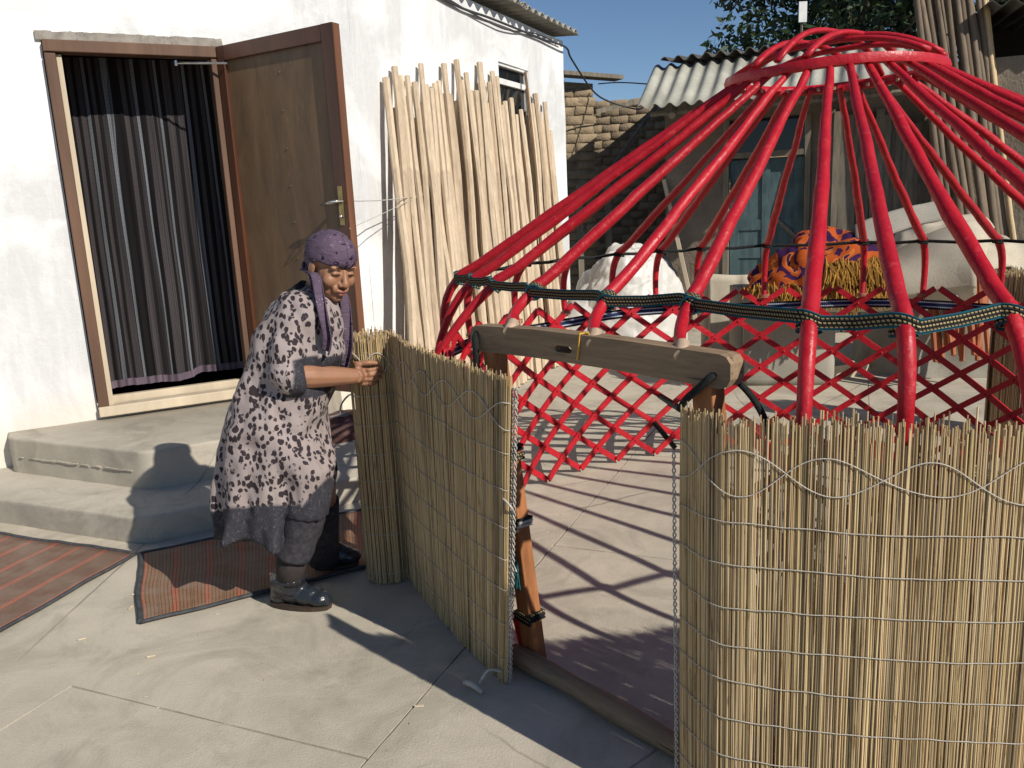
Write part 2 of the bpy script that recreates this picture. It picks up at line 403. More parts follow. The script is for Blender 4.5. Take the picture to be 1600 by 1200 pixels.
M_edge = plain('door_edge_wood', (.17, .075, .04), .55, .5, 6, .2, 60, (1, 1, .1))
m = MB(); m.bar(L3(LW / 2, .46, -.014), L3(LW / 2, 2.53, -.014), LW - .03, .022, NL); leaf = m.build('door', M_panel, house)
m = MB(); m.bar(L3(LW - .045, .46, -.004), L3(LW - .045, 2.545, -.004), .088, .050, NL); m.build('lock_stile', M_stile, leaf, bevel=.004)
m = MB(); m.bar(L3(.03, .46, -.004), L3(.03, 2.545, -.004), .06, .046, NL); m.build('hinge_stile', M_stile, leaf, bevel=.004)
m = MB(); m.bar(L3(.06, 2.50, -.004), L3(LW - .09, 2.50, -.004), .088, .048, NL); m.build('top_rail', M_stile, leaf, bevel=.004)
m = MB(); m.bar(L3(.06, .50, -.004), L3(LW - .09, .50, -.004), .088, .048, NL); m.build('bottom_rail', M_stile, leaf, bevel=.004)
m = MB(); m.bar(L3(LW + .003, .465, -.004), L3(LW + .003, 2.54, -.004), .009, .052, NL); m.build('edge_strip', M_edge, leaf)
M_brass = plain('dull_brass', (.34, .27, .12), .35, .3, 30, 0, metal=.8)
M_steel = plain('scratched_steel', (.55, .55, .54), .3, .2, 30, 0, metal=.9)
m = MB(); m.bar(L3(LW - .045, 1.45, .024), L3(LW - .045, 1.67, .024), .034, .006, NL); hp = m.build('handle_plate', M_brass, leaf, bevel=.002)
m = MB(); m.tube([L3(LW - .045, 1.585, .025), L3(LW - .045, 1.585, .062), L3(LW - .06, 1.583, .07), L3(LW - .16, 1.572, .07)], [.010, .010, .011, .007], 8); m.build('lever', M_steel, hp, smooth=True)
m = MB(); m.ball(L3(LW - .045, 1.50, .034), .011); m.build('thumb_turn', M_steel, hp, smooth=True)
nail = MB(); nail.ball((0, 0, 0), .006, nu=6, nv=4); nme = nail.mesh('nail', (0, 0, 0)); nme.materials.append(M_brass)
for i in range(9):
    piece('nail', nme, L3(LW - .105, .6 + i * .23, .000), leaf); piece('nail', nme, L3(.50, .62 + i * .215, .000), leaf)
m = MB(); m.tube([A3(.70, 2.455, -.02), L3(.10, 2.435, .03)], .007, 6); m.tube([A3(.70, 2.47, -.02), A3(.70, 2.44, -.02)], .011, 6); m.build('stay_rod', M_steel, leaf)
# curtain
def curtain_mat():
    t = NT('striped_curtain'); c = t.co('UV'); sx = t.n('ShaderNodeSeparateXYZ'); t.set(sx.inputs[0], c)
    u = sx.outputs[0]; u = t.math('ADD', u, t.math('MULTIPLY', t.noise(t.co('UV', (3.2, .12, 1)), 1.7, 2, .5), .22)); ph = t.math('FRACT', t.math('MULTIPLY', u, 6.5))
    base = t.ramp(ph, [(0, (.010, .009, .010)), (.18, (.012, .011, .012)), (.2, (.095, .084, .088)), (.42, (.095, .084, .088)), (.44, (.012, .011, .012)), (.6, (.014, .012, .013)), (.62, (.075, .066, .07)), (.80, (.075, .066, .07)), (.82, (.01, .01, .01)), (.86, (.24, .26, .29)), (.975, (.24, .26, .29)), (.985, (.01, .01, .01))], 'CONSTANT')
    wv = t.math('FRACT', t.math('MULTIPLY', u, 160.0)); wy = t.math('FRACT', t.math('MULTIPLY', sx.outputs[1], 260.0))
    k = t.mix(t.ramp(wv, [(.35, .55), (.5, 0)]), base, (.012, .01, .011))
    k = t.mix(t.math('MULTIPLY', t.ramp(wy, [(.4, .5), (.5, 0)]), 1.0), k, (.012, .01, .011))
    hem = t.ramp(sx.outputs[1], [(.018, 1), (.022, 0)], 'CONSTANT'); k = t.mix(hem, k, (.16, .12, .15))
    k = t.mix(t.ramp(t.noise(t.co('UV', (9, .8, 1)), 1.5, 4, .6), [(.35, .55), (.65, 0)]), k, (.016, .014, .015))
    return t.out(k, .95, t.bump(wv, .2, .002), .05)
M_curt = curtain_mat()
def curt(a, b):
    s = .015 + a * .935; a0_ = a; a = a + .045 * nz((a * 3.3, 2, 2)) + .02 * nz((a * 9, 4, 2)); fold = .010 * math.sin(a * 27) * (.3 + 1.6 * abs(nz((a * 4, b * 1.2, 1)))) + .036 * nz((a * 8, b * .7, 5)) + .014 * nz((a * 21, b * .9, 15)) + .006 * math.sin(a * 130); spread = (1 - b)
    z0 = .462 + .010 * nz((a * 7, 3, 3)) + .03 * max(0, min(1, (a - .62) / .08))
    z = z0 + (2.53 - z0) * b
    f = fold * (.45 + .55 * spread) + .05 * spread * nz((a * 4, b * 1.5, 1)) + .012 * nz((a * 14, b * 5, 8))
    return A3(s + .014 * nz((a * 3, b * 3, 7)) * spread, z, -.38 + f)
m = MB(); m.grid(curt, 150, 40); cur = m.build('door_curtain', M_curt, smooth=True)
tag(cur, 'dark striped curtain hanging in the open doorway of the white house', 'curtain')

# ================================================================ concrete steps
ste = tag(empty('concrete_steps', (-1.8, 4.2, 0)), 'two low grey concrete steps below the curtained doorway', 'steps')
def rough_prism(mb, poly, z0, z1, st=.045, amp=.006, rnd=.012):
    n = len(poly); ring = []
    for i in range(n):
        a = Vector((*poly[i][:2], 0)); b = Vector((*poly[(i + 1) % n][:2], 0)); L = (b - a).length; k = max(1, int(L / st))
        for j in range(k): ring.append(a + (b - a) * j / k)
    N = len(ring); rings = []; nrm = []
    for i in range(N):
        d = ring[(i + 1) % N] - ring[i - 1]; nrm.append(Vector((d.y, -d.x, 0)).normalized())
    zz = list(np.arange(z0, z1 - rnd, st)) + [z1 - rnd, z1 - rnd * .35, z1]
    for z in zz:
        ins = 0 if z <= z1 - rnd + 1e-6 else (rnd * .25 if z < z1 - 1e-6 else rnd)
        rr = []
        for i in range(N):
            p = ring[i] + Vector((0, 0, z)); w = amp * (nz(p, 6) + .6 * nz(p, 17)); 
            q = p + nrm[i] * (w - ins); q.z += .003 * nz(p, 5) * (z > z0 + .02); rr.append(q)
        rings.append(rr)
    mb.loft(rings)
e1 = azd(64)
S1 = [Vector((-2.694, 4.109, 0)) + azd(-65) * 1.2, Vector((-1.86, 3.765, 0)), Vector((-1.775, 3.762, 0)), Vector((-1.775, 3.762, 0)) + e1 * 1.66, K + DB * .35 - NB * .03, K - NA * .06, A0 + DA * 1.0 - NA * .02]
T0 = Vector((-1.938, 4.166, 0))
S2 = [T0 + azd(-65) * 1.08, T0 + azd(-65) * .03, T0 + e1 * .03, T0 + e1 * .82, W1 + DA * 1.53 - NA * .02, A0 + DA * 2.1 - NA * .02]
m = MB(); rough_prism(m, S1, -.02, .138); m.build('lower_step', M_step, ste, smooth=True, auto=50)
m = MB(); rough_prism(m, S2, .10, .347); m.build('upper_step', M_step, ste, smooth=True, auto=50)
m = MB()                                                          # crack line along the upper riser
pts = [T0 + azd(-65) * (.10 + .9 * i / 30) + Vector((0, 0, .235 + .006 * nz((i, 0, 2), .6))) for i in range(31)]
for i in range(30):
    if nz((i * .35, 4, 4)) > -.12: m.bar(pts[i] + azd(205) * .004, pts[i + 1] + azd(205) * .004, .012, .004 + .006 * random.random(), (0, 0, 1))
kind(m.build('cast_ridge', M_step, ste), 'stuff')
m = MB(); m.bar(BE - DB * .1 + NB * .03 + Vector((0, 0, .20)), K + DB * .02 + NB * .03 + Vector((0, 0, .20)), .05, .36); m.build('plinth', M_step, house)

# ================================================================ yurt frame
YC = Vector((1.31, 3.24, 0)); YR = Vector((1.255, 3.25, 0)); RW = 1.62; ZW = .92; RR = .375; ZR = 1.925
def red_paint():
    t = NT('red_gloss_paint'); c = t.co('World'); r = t.rnd(); col = (.47, .011, .021)
    k = t.mix(t.ramp(t.noise(c, 7, 5, .6), [(.35, .5), (.65, 0)]), col, (.36, .007, .018))
    k = t.mix(1.0, k, t.ramp(r, [(0, .86), (1, 1.04)]), 'MULTIPLY')
    k = t.mix(t.ramp(t.noise(c, 26, 4, .7), [(.60, 0), (.70, .45)]), k, (.60, .085, .085))
    k = t.mix(t.ramp(t.noise(c, 42, 4, .7, .6), [(.68, 0), (.73, .65)]), k, (.60, .36, .27))
    h = t.math('ADD', t.noise(c, 11, 3), t.math('MULTIPLY', t.noise(c, 70, 3), .25))
    return t.out(k, t.ramp(t.noise(c, 14, 3), [(.3, .32), (.7, .6)]), t.bump(h, .6, .012), .36)
M_red = red_paint()
yurt = tag(empty('yurt_frame', YC), 'half built yurt frame of bright red poles, lattice and domed crown', 'yurt')
def pol(r, deg, z, c=YC): a = math.radians(deg); return Vector((c.x + r * math.cos(a), c.y + r * math.sin(a), z))
def ring_ang(u, v, far=False):
    r = ray(u, v); d = Vector((r[0], r[1])).normalized(); b = d.dot(YR.xy); q = YR.xy - d * b; disc = RR ** 2 - q.length_squared
    w = math.sqrt(max(disc, .0005)); p = d * (b + w if far else b - w) - YR.xy; return math.degrees(math.atan2(p.y, p.x))
def band_pt(u, v, z=1.224): return G(u, v, z)
# --- roof poles: (angle at the crown, point at the knee, foot)
poles = []
near = [((1140, 138), (722, 432)), ((1150, 132), (745, 436)), ((1170, 127), (778, 441)), ((1199, 120), (837, 452)), ((1229, 117), (950, 465)), ((1262, 110), (1080, 470)),
        ((1296, 105), (1265, 497)), ((1330, 103), (1412, 503)), ((1360, 101), (1575, 488))]
LIN0 = Vector((-.105, 2.675, 0)); LIN1 = Vector((.535, 1.915, 0))
lin_feet = {3: (798, 512), 4: (928, 530), 5: (1065, 548)}
lin_d = (LIN1 - LIN0).normalized(); lin_n = Vector((lin_d.y, -lin_d.x, 0))
for i, (t_, b_) in enumerate(near):
    kn = band_pt(*b_); an = math.degrees(math.atan2(kn.y - YC.y, kn.x - YC.x))
    if i in lin_feet: ft = onplane(*lin_feet[i], LIN0, lin_n); ft.z = max(ft.z, 1.125)
    else: ft = pol(RW + .01, an, .90)
    poles.append((ring_ang(*t_), kn, ft))
for u, a in ((1392, -87), (1422, -76), (1448, -65), (1465, -54)):
    poles.append((ring_ang(u, 100), pol(1.52, a, 1.224), pol(RW + .01, a, .90)))
for a in (-43, -31, -19, -7, 5, 17, 28): poles.append((a, pol(1.53, a, 1.224), pol(RW + .01, a, .90)))
for a in (39.8, 53, 64, 83, 97, 106, 116, 128, 141.4, 157): poles.append((a, pol(1.55, a, 1.224), pol(RW, a, .905)))
knees = []
for ra, kn, ft in poles:
    tp = pol(RR - .03, ra, ZR, YR); m = MB(); path = []; rad = []
    n1 = 26; drx = Vector((random.uniform(-1, 1), random.uniform(-1, 1), random.uniform(-.6, .6)))
    low = (ft - kn).length > .18
    out = (kn - Vector((YC.x, YC.y, kn.z))).normalized()
    kk = kn + out * .0
    for j in range(n1 + 1):
        t = j / n1; p = tp.lerp(kk, t) + drx * .006 * math.sin(t * math.pi) + Vector((nz((t * 5, ra, 0)), nz((t * 5, ra, 5)), nz((t * 5, ra, 9)))) * .005 + Vector((nz((t * 15, ra, 1)), nz((t * 15, ra, 6)), nz((t * 15, ra, 8)))) * .0025
        if j > n1 - 2: p = p + Vector((0, 0, .008 * (j - n1 + 1.5)))
        path.append(p); rad.append(.0125 + .0078 * min(1, t * 1.35) + .0020 * nz((t * 11, ra, 2)) + .0012 * nz((t * 27, ra, 6)))
    if low:
        d0 = (kk - tp).normalized()
        c1 = kk + d0 * (ft - kk).length * .42
        for j in range(1, 8):
            t = j / 7; p = kk * (1 - t) ** 2 + c1 * 2 * t * (1 - t) + ft * t * t; path.append(p); rad.append(.0200 - .0045 * t)
    else:
        path.append(kk.lerp(ft, .5)); rad.append(.020); path.append(ft); rad.append(.018)
    m.tube(path, rad, 10); o = m.build('roof_pole', M_red, yurt, smooth=True, auto=60); knees.append((kk, out, ft))
# bare pale ends where the paint stops on the lintel
M_bare = plain('bare_pole_wood', (.46, .34, .24), .7, .3, 20, .2, 80)
for i in (3, 4, 5):
    kk, out, ft = knees[i]; m = MB(); m.tube([ft + (kk - ft).normalized() * .03, ft - (kk - ft).normalized() * .03], [.0205, .017], 10); m.build('bare_pole_end', M_bare, yurt, smooth=True, auto=50)
# --- crown
def ringloft(mb, c, r, z, prof, n=72):
    rings = []
    for i in range(n + 1):
        a = 2 * math.pi * i / n; rings.append([Vector((c.x + (r + pr) * math.cos(a), c.y + (r + pr) * math.sin(a), z + pz + .004 * math.sin(3 * a))) for pr, pz in prof])
    mb.loft(rings, cap=False)
m = MB(); ringloft(m, YR, RR, ZR, [(.017, -.014), (.020, .002), (.015, .017), (-.006, .021), (-.018, .011), (-.016, -.013), (.0, -.018)])
crown = m.build('crown', M_red, yurt, smooth=True, auto=32)
def arch(a0, off, h, w=.030):
    d = Vector((math.cos(a0), math.sin(a0), 0)); s = Vector((-d.y, d.x, 0)); L = math.sqrt(max((RR + .0) ** 2 - off ** 2, .01)); path = []
    for i in range(21):
        x = -1 + 2 * i / 20; prof = (1 - abs(x) ** 2.6)
        path.append(Vector((YR.x, YR.y, ZR + .03)) + s * off + d * (x * L) + Vector((0, 0, h * prof)))
    m = MB(); m.tube(path, .0105, 8, flat=1.5); return m.build('crown_arch', M_red, crown, smooth=True)
A1 = math.radians(40); A2_ = math.radians(-42)
for o_ in (-.10, 0, .10): arch(A1, o_, .128 - abs(o_) * .25)
for o_ in (-.10, 0, .10): arch(A2_, o_, .104 - abs(o_) * .25)
m = MB(); m.ball((0, 0, 0), .0075, nu=6, nv=4); rivet = m.mesh('rivet', (0, 0, 0)); rivet.materials.append(M_red)
M_iron = plain('dark_iron', (.05, .04, .04), .5, .3, 20, 0)
m = MB(); m.box((0, 0, 0), (.004, .012, .012)); pegm = m.mesh('peg', (0, 0, 0)); pegm.materials.append(M_bare)
for i in range(34):
    a = i * 360 / 34 + 4; piece('peg', pegm, pol(RR - .031, a, ZR - .004, YR), crown, (0, 0, math.radians(a)))
# --- lattice wall: every slat is its own piece
door_a0, door_a1 = -150.0 - 180 + 180, 0
da0 = math.degrees(math.atan2(LIN0.y - YC.y, LIN0.x - YC.x)) % 360     # door edges as seen from the centre
da1 = math.degrees(math.atan2(LIN1.y - YC.y, LIN1.x - YC.x)) % 360
SPAN = 47.0; STEP = 360 / 38; Z0 = .025
def pinch(a): a %= 360; return -.11 * max(0, min(1, (a - 165) / 35)) if a <= da0 + 3 else (-.06 * max(0, min(1, (da1 + 25 - a) / 25)) if a < da1 + 25 else 0)
def inside(a): a %= 360; return not (da0 + 1.5 < a < da1 - 1.5)
joints = []
for sgn, ro in ((1, .0), (-1, -.014)):
    for k in range(38):
        a_bot = k * STEP + 3; pts = []
        for j in range(25):
            t = j / 24; a = a_bot + sgn * SPAN * t
            if inside(a):
                bulge = .03 * math.sin(math.pi * t) - .02 * (1 - t)
                pts.append(pol(RW + ro + bulge + pinch(a), a, Z0 + (ZW - Z0 + .045) * t))
            else: pts.append(None)
        runs = []; cur_ = []
        for p in pts:
            if p is None:
                if len(cur_) > 2: runs.append(cur_)
                cur_ = []
            else: cur_.append(p)
        if len(cur_) > 2: runs.append(cur_)
        for rn in runs:
            m = MB(); side = []
            for j, p in enumerate(rn):
                d = (rn[min(j + 1, len(rn) - 1)] - rn[max(j - 1, 0)]).normalized(); outw = Vector((p.x - YC.x, p.y - YC.y, 0)).normalized(); side.append(d.cross(outw).normalized())
            m.ribbon(rn, side, .032, .013); m.build('lattice_slat', M_red, yurt)
# rivets at the crossings (small, joined)
m = MB(); dt = STEP / (2 * SPAN)
for k in range(38):
    for q in range(1, 10):
        t = q * dt; a = k * STEP + 3 + SPAN * t
        if inside(a): 
            b = .03 * math.sin(math.pi * t) - .02 * (1 - t)
            z = Z0 + (ZW - Z0 + .045) * t
            for rr in (.011, -.024): m.ball(pol(RW + b + rr + pinch(a), a, z), .006, nu=6, nv=4)
kind(m.build('rivets', M_red, yurt), 'stuff')
# cord lashings where each pole foot meets the slat ends
M_cord = plain('white_cord', (.50, .47, .41), .9, .2, 60, .4, 400)
M_rawhide = plain('rawhide_cord', (.42, .20, .12), .8, .3, 60, .3, 300)
for kk, out, ft in knees:
    if ft.z < 1.0:
        m = MB(); rr = []
        for j in range(25):
            a = j * 2 * math.pi / 8; rr.append(ft + Vector((out.x, out.y, 0)) * .024 * math.cos(a) + Vector((-out.y, out.x, 0)) * .028 * math.sin(a) + Vector((0, 0, .01 + .0009 * j)))
        m.tube(rr, .0025, 5); m.build('lashing', M_rawhide, yurt, smooth=True)
# --- door frame
def grain_mat(name, col, ang):
    t = NT(name); w = t.co('World', rot=(0, 0, -ang)); g1 = t.remap(w, (3, 34, 34)); g2 = t.remap(w, (1.4, 12, 12))
    k = t.ramp(t.noise(g1, 1.6, 6, .7, .6), [(.25, mul(col, .55)), (.7, mul(col, 1.2))]); k = t.mix(t.ramp(t.noise(g2, 1.5, 4, .6), [(.4, .5), (.6, 0)]), k, mul(col, .72))
    ck = t.ramp(t.noise(t.remap(w, (2, 60, 60)), 1.2, 3, .5), [(.66, 0), (.70, .9)]); k = t.mix(ck, k, mul(col, .25)); k = t.mix(t.ramp(t.noise(w, 12, 5, .7), [(.6, 0), (.75, .5)]), k, mul(col, .45))
    return t.out(k, .75, t.bump(t.math('SUBTRACT', t.noise(g1, 3, 5, .7), ck), .6, .006), .25)
M_oldwood = grain_mat('grey_planed_wood', (.30, .21, .13), math.atan2(lin_d.y, lin_d.x))
M_post = plain('orange_post_wood', (.36, .145, .055), .55, .4, 5, .25, 60, (6, 6, .6))
def LN(s, z, o=0.0): return LIN0 + lin_d * s + lin_n * o + Vector((0, 0, z))
if (Vector((0, 0, 0)) - LIN0).dot(lin_n) < 0: lin_n = -lin_n
LL = (LIN1 - LIN0).length
dfr = MB()
prof = []                                                        # lintel outline with rounded ends, a slot near the middle
ol = [(0.0, 1.07), (.012, 1.058), (.03, 1.055), (.30, 1.062), (.60, 1.062), (LL - .03, 1.055), (LL - .01, 1.062), (LL, 1.08), (LL, 1.118), (LL - .012, 1.134), (LL - .03, 1.139), (.62, 1.146), (.3, 1.147), (.03, 1.138), (.01, 1.132), (0, 1.12)]
slot = [(.395, 1.095), (.405, 1.089), (.455, 1.089), (.465, 1.095), (.465, 1.103), (.455, 1.109), (.405, 1.109), (.395, 1.103)]
bmx = bmesh.new()
def loop_(pts, off): return [bmx.verts.new(LN(s, z, off)) for s, z in pts]
for off, flip in ((.028, 0), (-.028, 1)):
    a_ = loop_(ol, off); b_ = loop_(slot, off)
    es = [bmx.edges.new((L_[i], L_[(i + 1) % len(L_)])) for L_ in (a_, b_) for i in range(len(L_))]
    bmesh.ops.triangle_fill(bmx, edges=es, use_beauty=True)
    if flip:
        for L_, L2 in ((fa, a_), (fb, b_)):
            for i in range(len(L_)): bmx.faces.new((L_[i], L_[(i + 1) % len(L_)], L2[(i + 1) % len(L2)], L2[i]))
    fa, fb = a_, b_
bmesh.ops.recalc_face_normals(bmx, faces=bmx.faces[:])
dfr.v = [tuple(v.co) for v in bmx.verts]; bmx.verts.index_update(); dfr.f = [tuple(v.index for v in f.verts) for f in bmx.faces]; bmx.free()
doorf = dfr.build('door_frame', M_oldwood, yurt)
pLf = Vector((.035, 2.515, .0)); pLt = LN(.085, 1.06)
m = MB(); m.bar(pLf, pLt, .062, .052, lin_n); m.build('post', M_post, doorf, bevel=.004)
pRf = Vector((.535, 1.925, .0)); pRt = LN(LL - .085, 1.06)
m = MB(); m.bar(pRf, pRt, .062, .052, lin_n); m.build('post', M_post, doorf, bevel=.004)
m = MB(); sp = []; 
for i in range(13):
    t = i / 12; p = (pLf + lin_d * -.06).lerp(pRf + lin_d * .1, t); sp.append(Vector((p.x, p.y, .036 + .004 * math.sin(t * 5))) + lin_n * .045)
m.tube(sp, [.034 + .003 * math.sin(i * 1.3) for i in range(13)], 10); m.build('sill_beam', M_oldwood, doorf, smooth=True, auto=60)
m = MB(); m.bar(pLf + Vector((0, 0, .16)) - lin_d * .10, pLf + Vector((0, 0, .01)) + lin_n * .03 + lin_d * -.01, .026, .012, lin_n); m.build('broken_slat', M_red, yurt)
# --- woven band round the poles at the knee
def band_mat():
    t = NT('woven_band'); sx = t.n('ShaderNodeSeparateXYZ'); t.set(sx.inputs[0], t.co('UV')); v = sx.outputs[1]; u = sx.outputs[0]
    teal = (.012, .085, .115); blk = (.012, .013, .014); beige = (.36, .29, .15)
    stripe = t.ramp(v, [(0, 0), (.16, 0), (.17, 1), (.27, 1), (.28, 0), (.40, 0), (.41, 1), (.55, 1), (.56, 0), (.70, 0), (.71, 1), (.83, 1), (.84, 0)], 'CONSTANT')
    dash = t.ramp(t.math('FRACT', t.math('ADD', t.math('MULTIPLY', u, 95.0), t.math('MULTIPLY', v, 1.5))), [(.0, 1), (.62, 0)], 'CONSTANT')
    edge = t.ramp(v, [(0, 1), (.15, 0), (.85, 0), (.86, 1)], 'CONSTANT')
    k = t.mix(t.math('MULTIPLY', stripe, dash), blk, beige); k = t.mix(edge, k, teal)
    h = t.math('ADD', t.math('MULTIPLY', dash, .5), t.math('SINE', t.math('MULTIPLY', v, 38.0)))
    return t.out(k, .9, t.bump(h, .6, .003), .15)
M_band = band_mat()
M_rope = plain('dark_rope', (.018, .020, .019), .95, .4, 80, .8, 300)
bp = []; sd_ = []; order = list(range(0, 13))
for n_, i in enumerate(order):
    kk, out, ft = knees[i]; tv = Vector((-out.y, out.x, 0)); 
    if n_ == 0: bp.append(kk + out * .02 - tv * .03 + Vector((0, 0, .01)))
    for q, dz, rr in ((-1.5, .008, .024), (-.7, .008, .029), (0, .005, .033), (.7, -.001, .031), (1.5, -.007, .026)):
        bp.append(kk + tv * q * .018 + out * rr + Vector((0, 0, dz)))
    if n_ < len(order) - 1:
        k2, o2, f2 = knees[order[n_ + 1]]; mid = (kk + k2) / 2 + (out + o2).normalized() * .018 + Vector((0, 0, -.004)); bp.append(mid)
m = MB(); m.ribbon(bp, Vector((0, 0, 1)), .033, .006); 
m.build('woven_band', M_band, yurt, smooth=True, auto=40)
for n_, i in enumerate(order):                                    # a turn of the band round each pole
    kk, out, ft = knees[i]; pd = (ft - Vector(kk)).normalized() if (ft - kk).length > .01 else Vector((0, 0, -1)); rr = []
    e_1 = pd.orthogonal().normalized(); e_2 = pd.cross(e_1)
    for j in range(17): a = j * 2 * math.pi / 16; rr.append(kk + pd * .016 + (e_1 * math.cos(a) + e_2 * math.sin(a)) * .027)
    m = MB(); m.ribbon(rr, pd, .034, .005); m.build('band_turn', M_band, yurt, smooth=True, auto=40)
# rope along the far knees
rp = []
for i in sorted(range(13, len(knees)), key=lambda i: math.atan2(knees[i][0].y - YC.y, knees[i][0].x - YC.x) % (2 * math.pi) if True else 0): pass
idx = sorted(range(13, len(knees)), key=lambda i: math.degrees(math.atan2(knees[i][0].y - YC.y, knees[i][0].x - YC.x)))
for n_, i in enumerate(idx):
    kk, out, ft = knees[i]; rp.append(kk + out * .026)
    if n_ < len(idx) - 1: k2 = knees[idx[n_ + 1]][0]; rp.append((kk + k2) / 2 + Vector((0, 0, -.008)) + out * .01)
    m = MB(); rr = []
    for j in range(13): a = j * 2 * math.pi / 6; rr.append(kk + Vector((math.cos(a), math.sin(a), 0)) * .025 + Vector((0, 0, .012 - .002 * j)))
    m.tube(rr, .006, 5); m.build('rope_turn', M_rope, yurt, smooth=True)
k0 = knees[1][0]; rp.append(k0 + Vector((.02, .05, 0)))
m = MB(); m.tube(rp, .0095, 6, flat=.7); m.build('knee_rope', M_rope, yurt, smooth=True)
# blue-white girth strap outside the lattice tops
def strap_mat():
    t = NT('striped_strap'); sx = t.n('ShaderNodeSeparateXYZ'); t.set(sx.inputs[0], t.co('UV')); v = sx.outputs[1]
    k = t.ramp(v, [(0, (.01, .012, .02)), (.2, (.01, .012, .02)), (.22, (.42, .45, .50)), (.32, (.42, .45, .5)), (.34, (.015, .03, .09)), (.66, (.015, .03, .09)), (.68, (.38, .40, .46)), (.78, (.38, .40, .46)), (.8, (.01, .012, .02))], 'CONSTANT')
    return t.out(k, .85, t.bump(t.math('SINE', t.math('MULTIPLY', sx.outputs[0], 600.0)), .4, .002), .2)
m = MB(); gp = [pol(RW + .030 + .006 * math.sin(a * .7), a, .868 + .008 * math.sin(a * .13)) for a in np.arange(-55, 172, 3.0)]
m.ribbon(gp, Vector((0, 0, 1)), .052, .005); m.build('girth_strap', strap_mat(), yurt, smooth=True, auto=40)
# black rope loops at the lintel ends
def loop_rope(pts, r=.011, name='lintel_rope'):
    m = MB(); q = []
    for i in range(len(pts) - 1):
        for t in np.linspace(0, 1, 5)[:-1]: q.append(Vector(pts[i]).lerp(Vector(pts[i + 1]), t))
    q.append(Vector(pts[-1])); q = smooth_path(q, 3)
    m.tube(q, r, 6, flat=1.3); return m.build(name, M_rope, doorf, smooth=True)
def smooth_path(q, n):
    for _ in range(n): q = [q[0]] + [(q[i - 1] + q[i] * 2 + q[i + 1]) / 4 for i in range(1, len(q) - 1)] + [q[-1]]
    return q
loop_rope([LN(.02, 1.12, -.03), LN(.03, 1.115, .035), LN(.045, 1.08, .045), LN(.05, .98, .05), LN(.06, .93, .05)], .009)
loop_rope([LN(LL - .05, 1.085, -.035), LN(LL - .045, 1.09, .035), LN(LL - .07, 1.06, .043), LN(LL - .12, 1.02, .043), LN(LL - .14, .99, .04)], .009)
loop_rope([LN(LL - .05, 1.085, -.034), LN(LL + .01, 1.03, -.05), LN(LL + .05, .97, -.05), LN(LL + .06, .93, -.05)], .008)
for z_, mt in ((.16, M_rope), (.17, M_band), (.48, M_cord), (.49, M_rope), (.70, M_band), (.73, M_rope)):
    m = MB(); c0 = pLf.lerp(pLt, z_ / 1.06); rr = [c0 + (lin_d * (.036 if j % 4 in (0, 3) else -.036) + lin_n * (.031 if j % 4 in (0, 1) else -.031)) + Vector((0, 0, .003 * j)) for j in range(9)]
    m.tube(rr, .006, 5); m.build('post_binding', mt, doorf)
M_tassel = plain('teal_tassel', (.02, .10, .11), .95, .5, 60, .5, 200)
m = MB(); c0 = pLf.lerp(pLt, .36) + lin_n * .04 + lin_d * .012
for i in range(16): m.tube([c0 + Vector((0, 0, .03)), c0 + Vector((random.uniform(-.012, .012), random.uniform(-.01, .01), -.04)), c0 + Vector((random.uniform(-.022, .022), random.uniform(-.015, .015), -.10 - random.random() * .03))], .0028, 4)
m.build('tassel', M_tassel, doorf)
M_yellow = plain('yellow_thread', (.62, .36, .06), .8, .2, 50, 0)
m = MB(); m.tube([LN(.505, 1.15, -.02), LN(.50, 1.15, .03), LN(.497, 1.11, .032), LN(.49, 1.075, .032)], .003, 5); m.tube([LN(.48, 1.15, .01), LN(.52, 1.149, .012)], .003, 5); m.build('yellow_tie', M_yellow, doorf)
# dark straps tying two lattice lengths together
for (u, v, u2, v2) in ((1030, 618, 1062, 640), (1022, 660, 1055, 700), (1205, 690, 1230, 700)):
    a = onplane(u, v, pol(RW - .03, 112, 0), pol(1, 112, 0, Vector((0, 0, 0)))); b = onplane(u2, v2, pol(RW - .03, 112, 0), pol(1, 112, 0, Vector((0, 0, 0))))
    if u < 1100: m = MB(); m.bar(a, b, .03, .012, pol(1, 112, 0, Vector((0, 0, 0)))); m.build('lattice_strap', M_rope, yurt)

# ================================================================ reed screens
def reed_mat():
    t = NT('dry_reed'); c = t.co('World', (40, 40, 5)); k = t.ramp(t.noise(c, 1.5, 5, .7), [(.3, (.47, .34, .19)), (.7, (.60, .47, .295))])
    k = t.mix(t.ramp(t.noise(t.co('World', (90, 90, 9)), 1.0, 4, .6), [(.58, 0), (.68, .75)]), k, (.22, .13, .06))
    k = t.mix(1.0, k, t.attr(), 'MULTIPLY'); return t.out(k, .55, None, .35)
M_reed = reed_mat()
def resample(pts, step):
    pts = [Vector(p) for p in pts]; d = [0]
    for i in range(1, len(pts)): d.append(d[-1] + (pts[i] - pts[i - 1]).length)
    n = int(d[-1] / step); out = []; j = 0
    for i in range(n):
        x = i * step
        while j < len(d) - 2 and d[j + 1] < x: j += 1
        out.append(pts[j].lerp(pts[j + 1], (x - d[j]) / max(1e-6, d[j + 1] - d[j])))
    return out
def catmull(p, n=8):
    p = [Vector(q) for q in p]; out = []
    for i in range(len(p) - 1):
        a, b, c, d = p[max(i - 1, 0)], p[i], p[i + 1], p[min(i + 2, len(p) - 1)]
        for k in range(n):
            t = k / n; out.append(.5 * ((2 * b) + (c - a) * t + (2 * a - 5 * b + 4 * c - d) * t * t + (3 * b - a - 3 * c + d) * t ** 3))
    return out + [p[-1]]
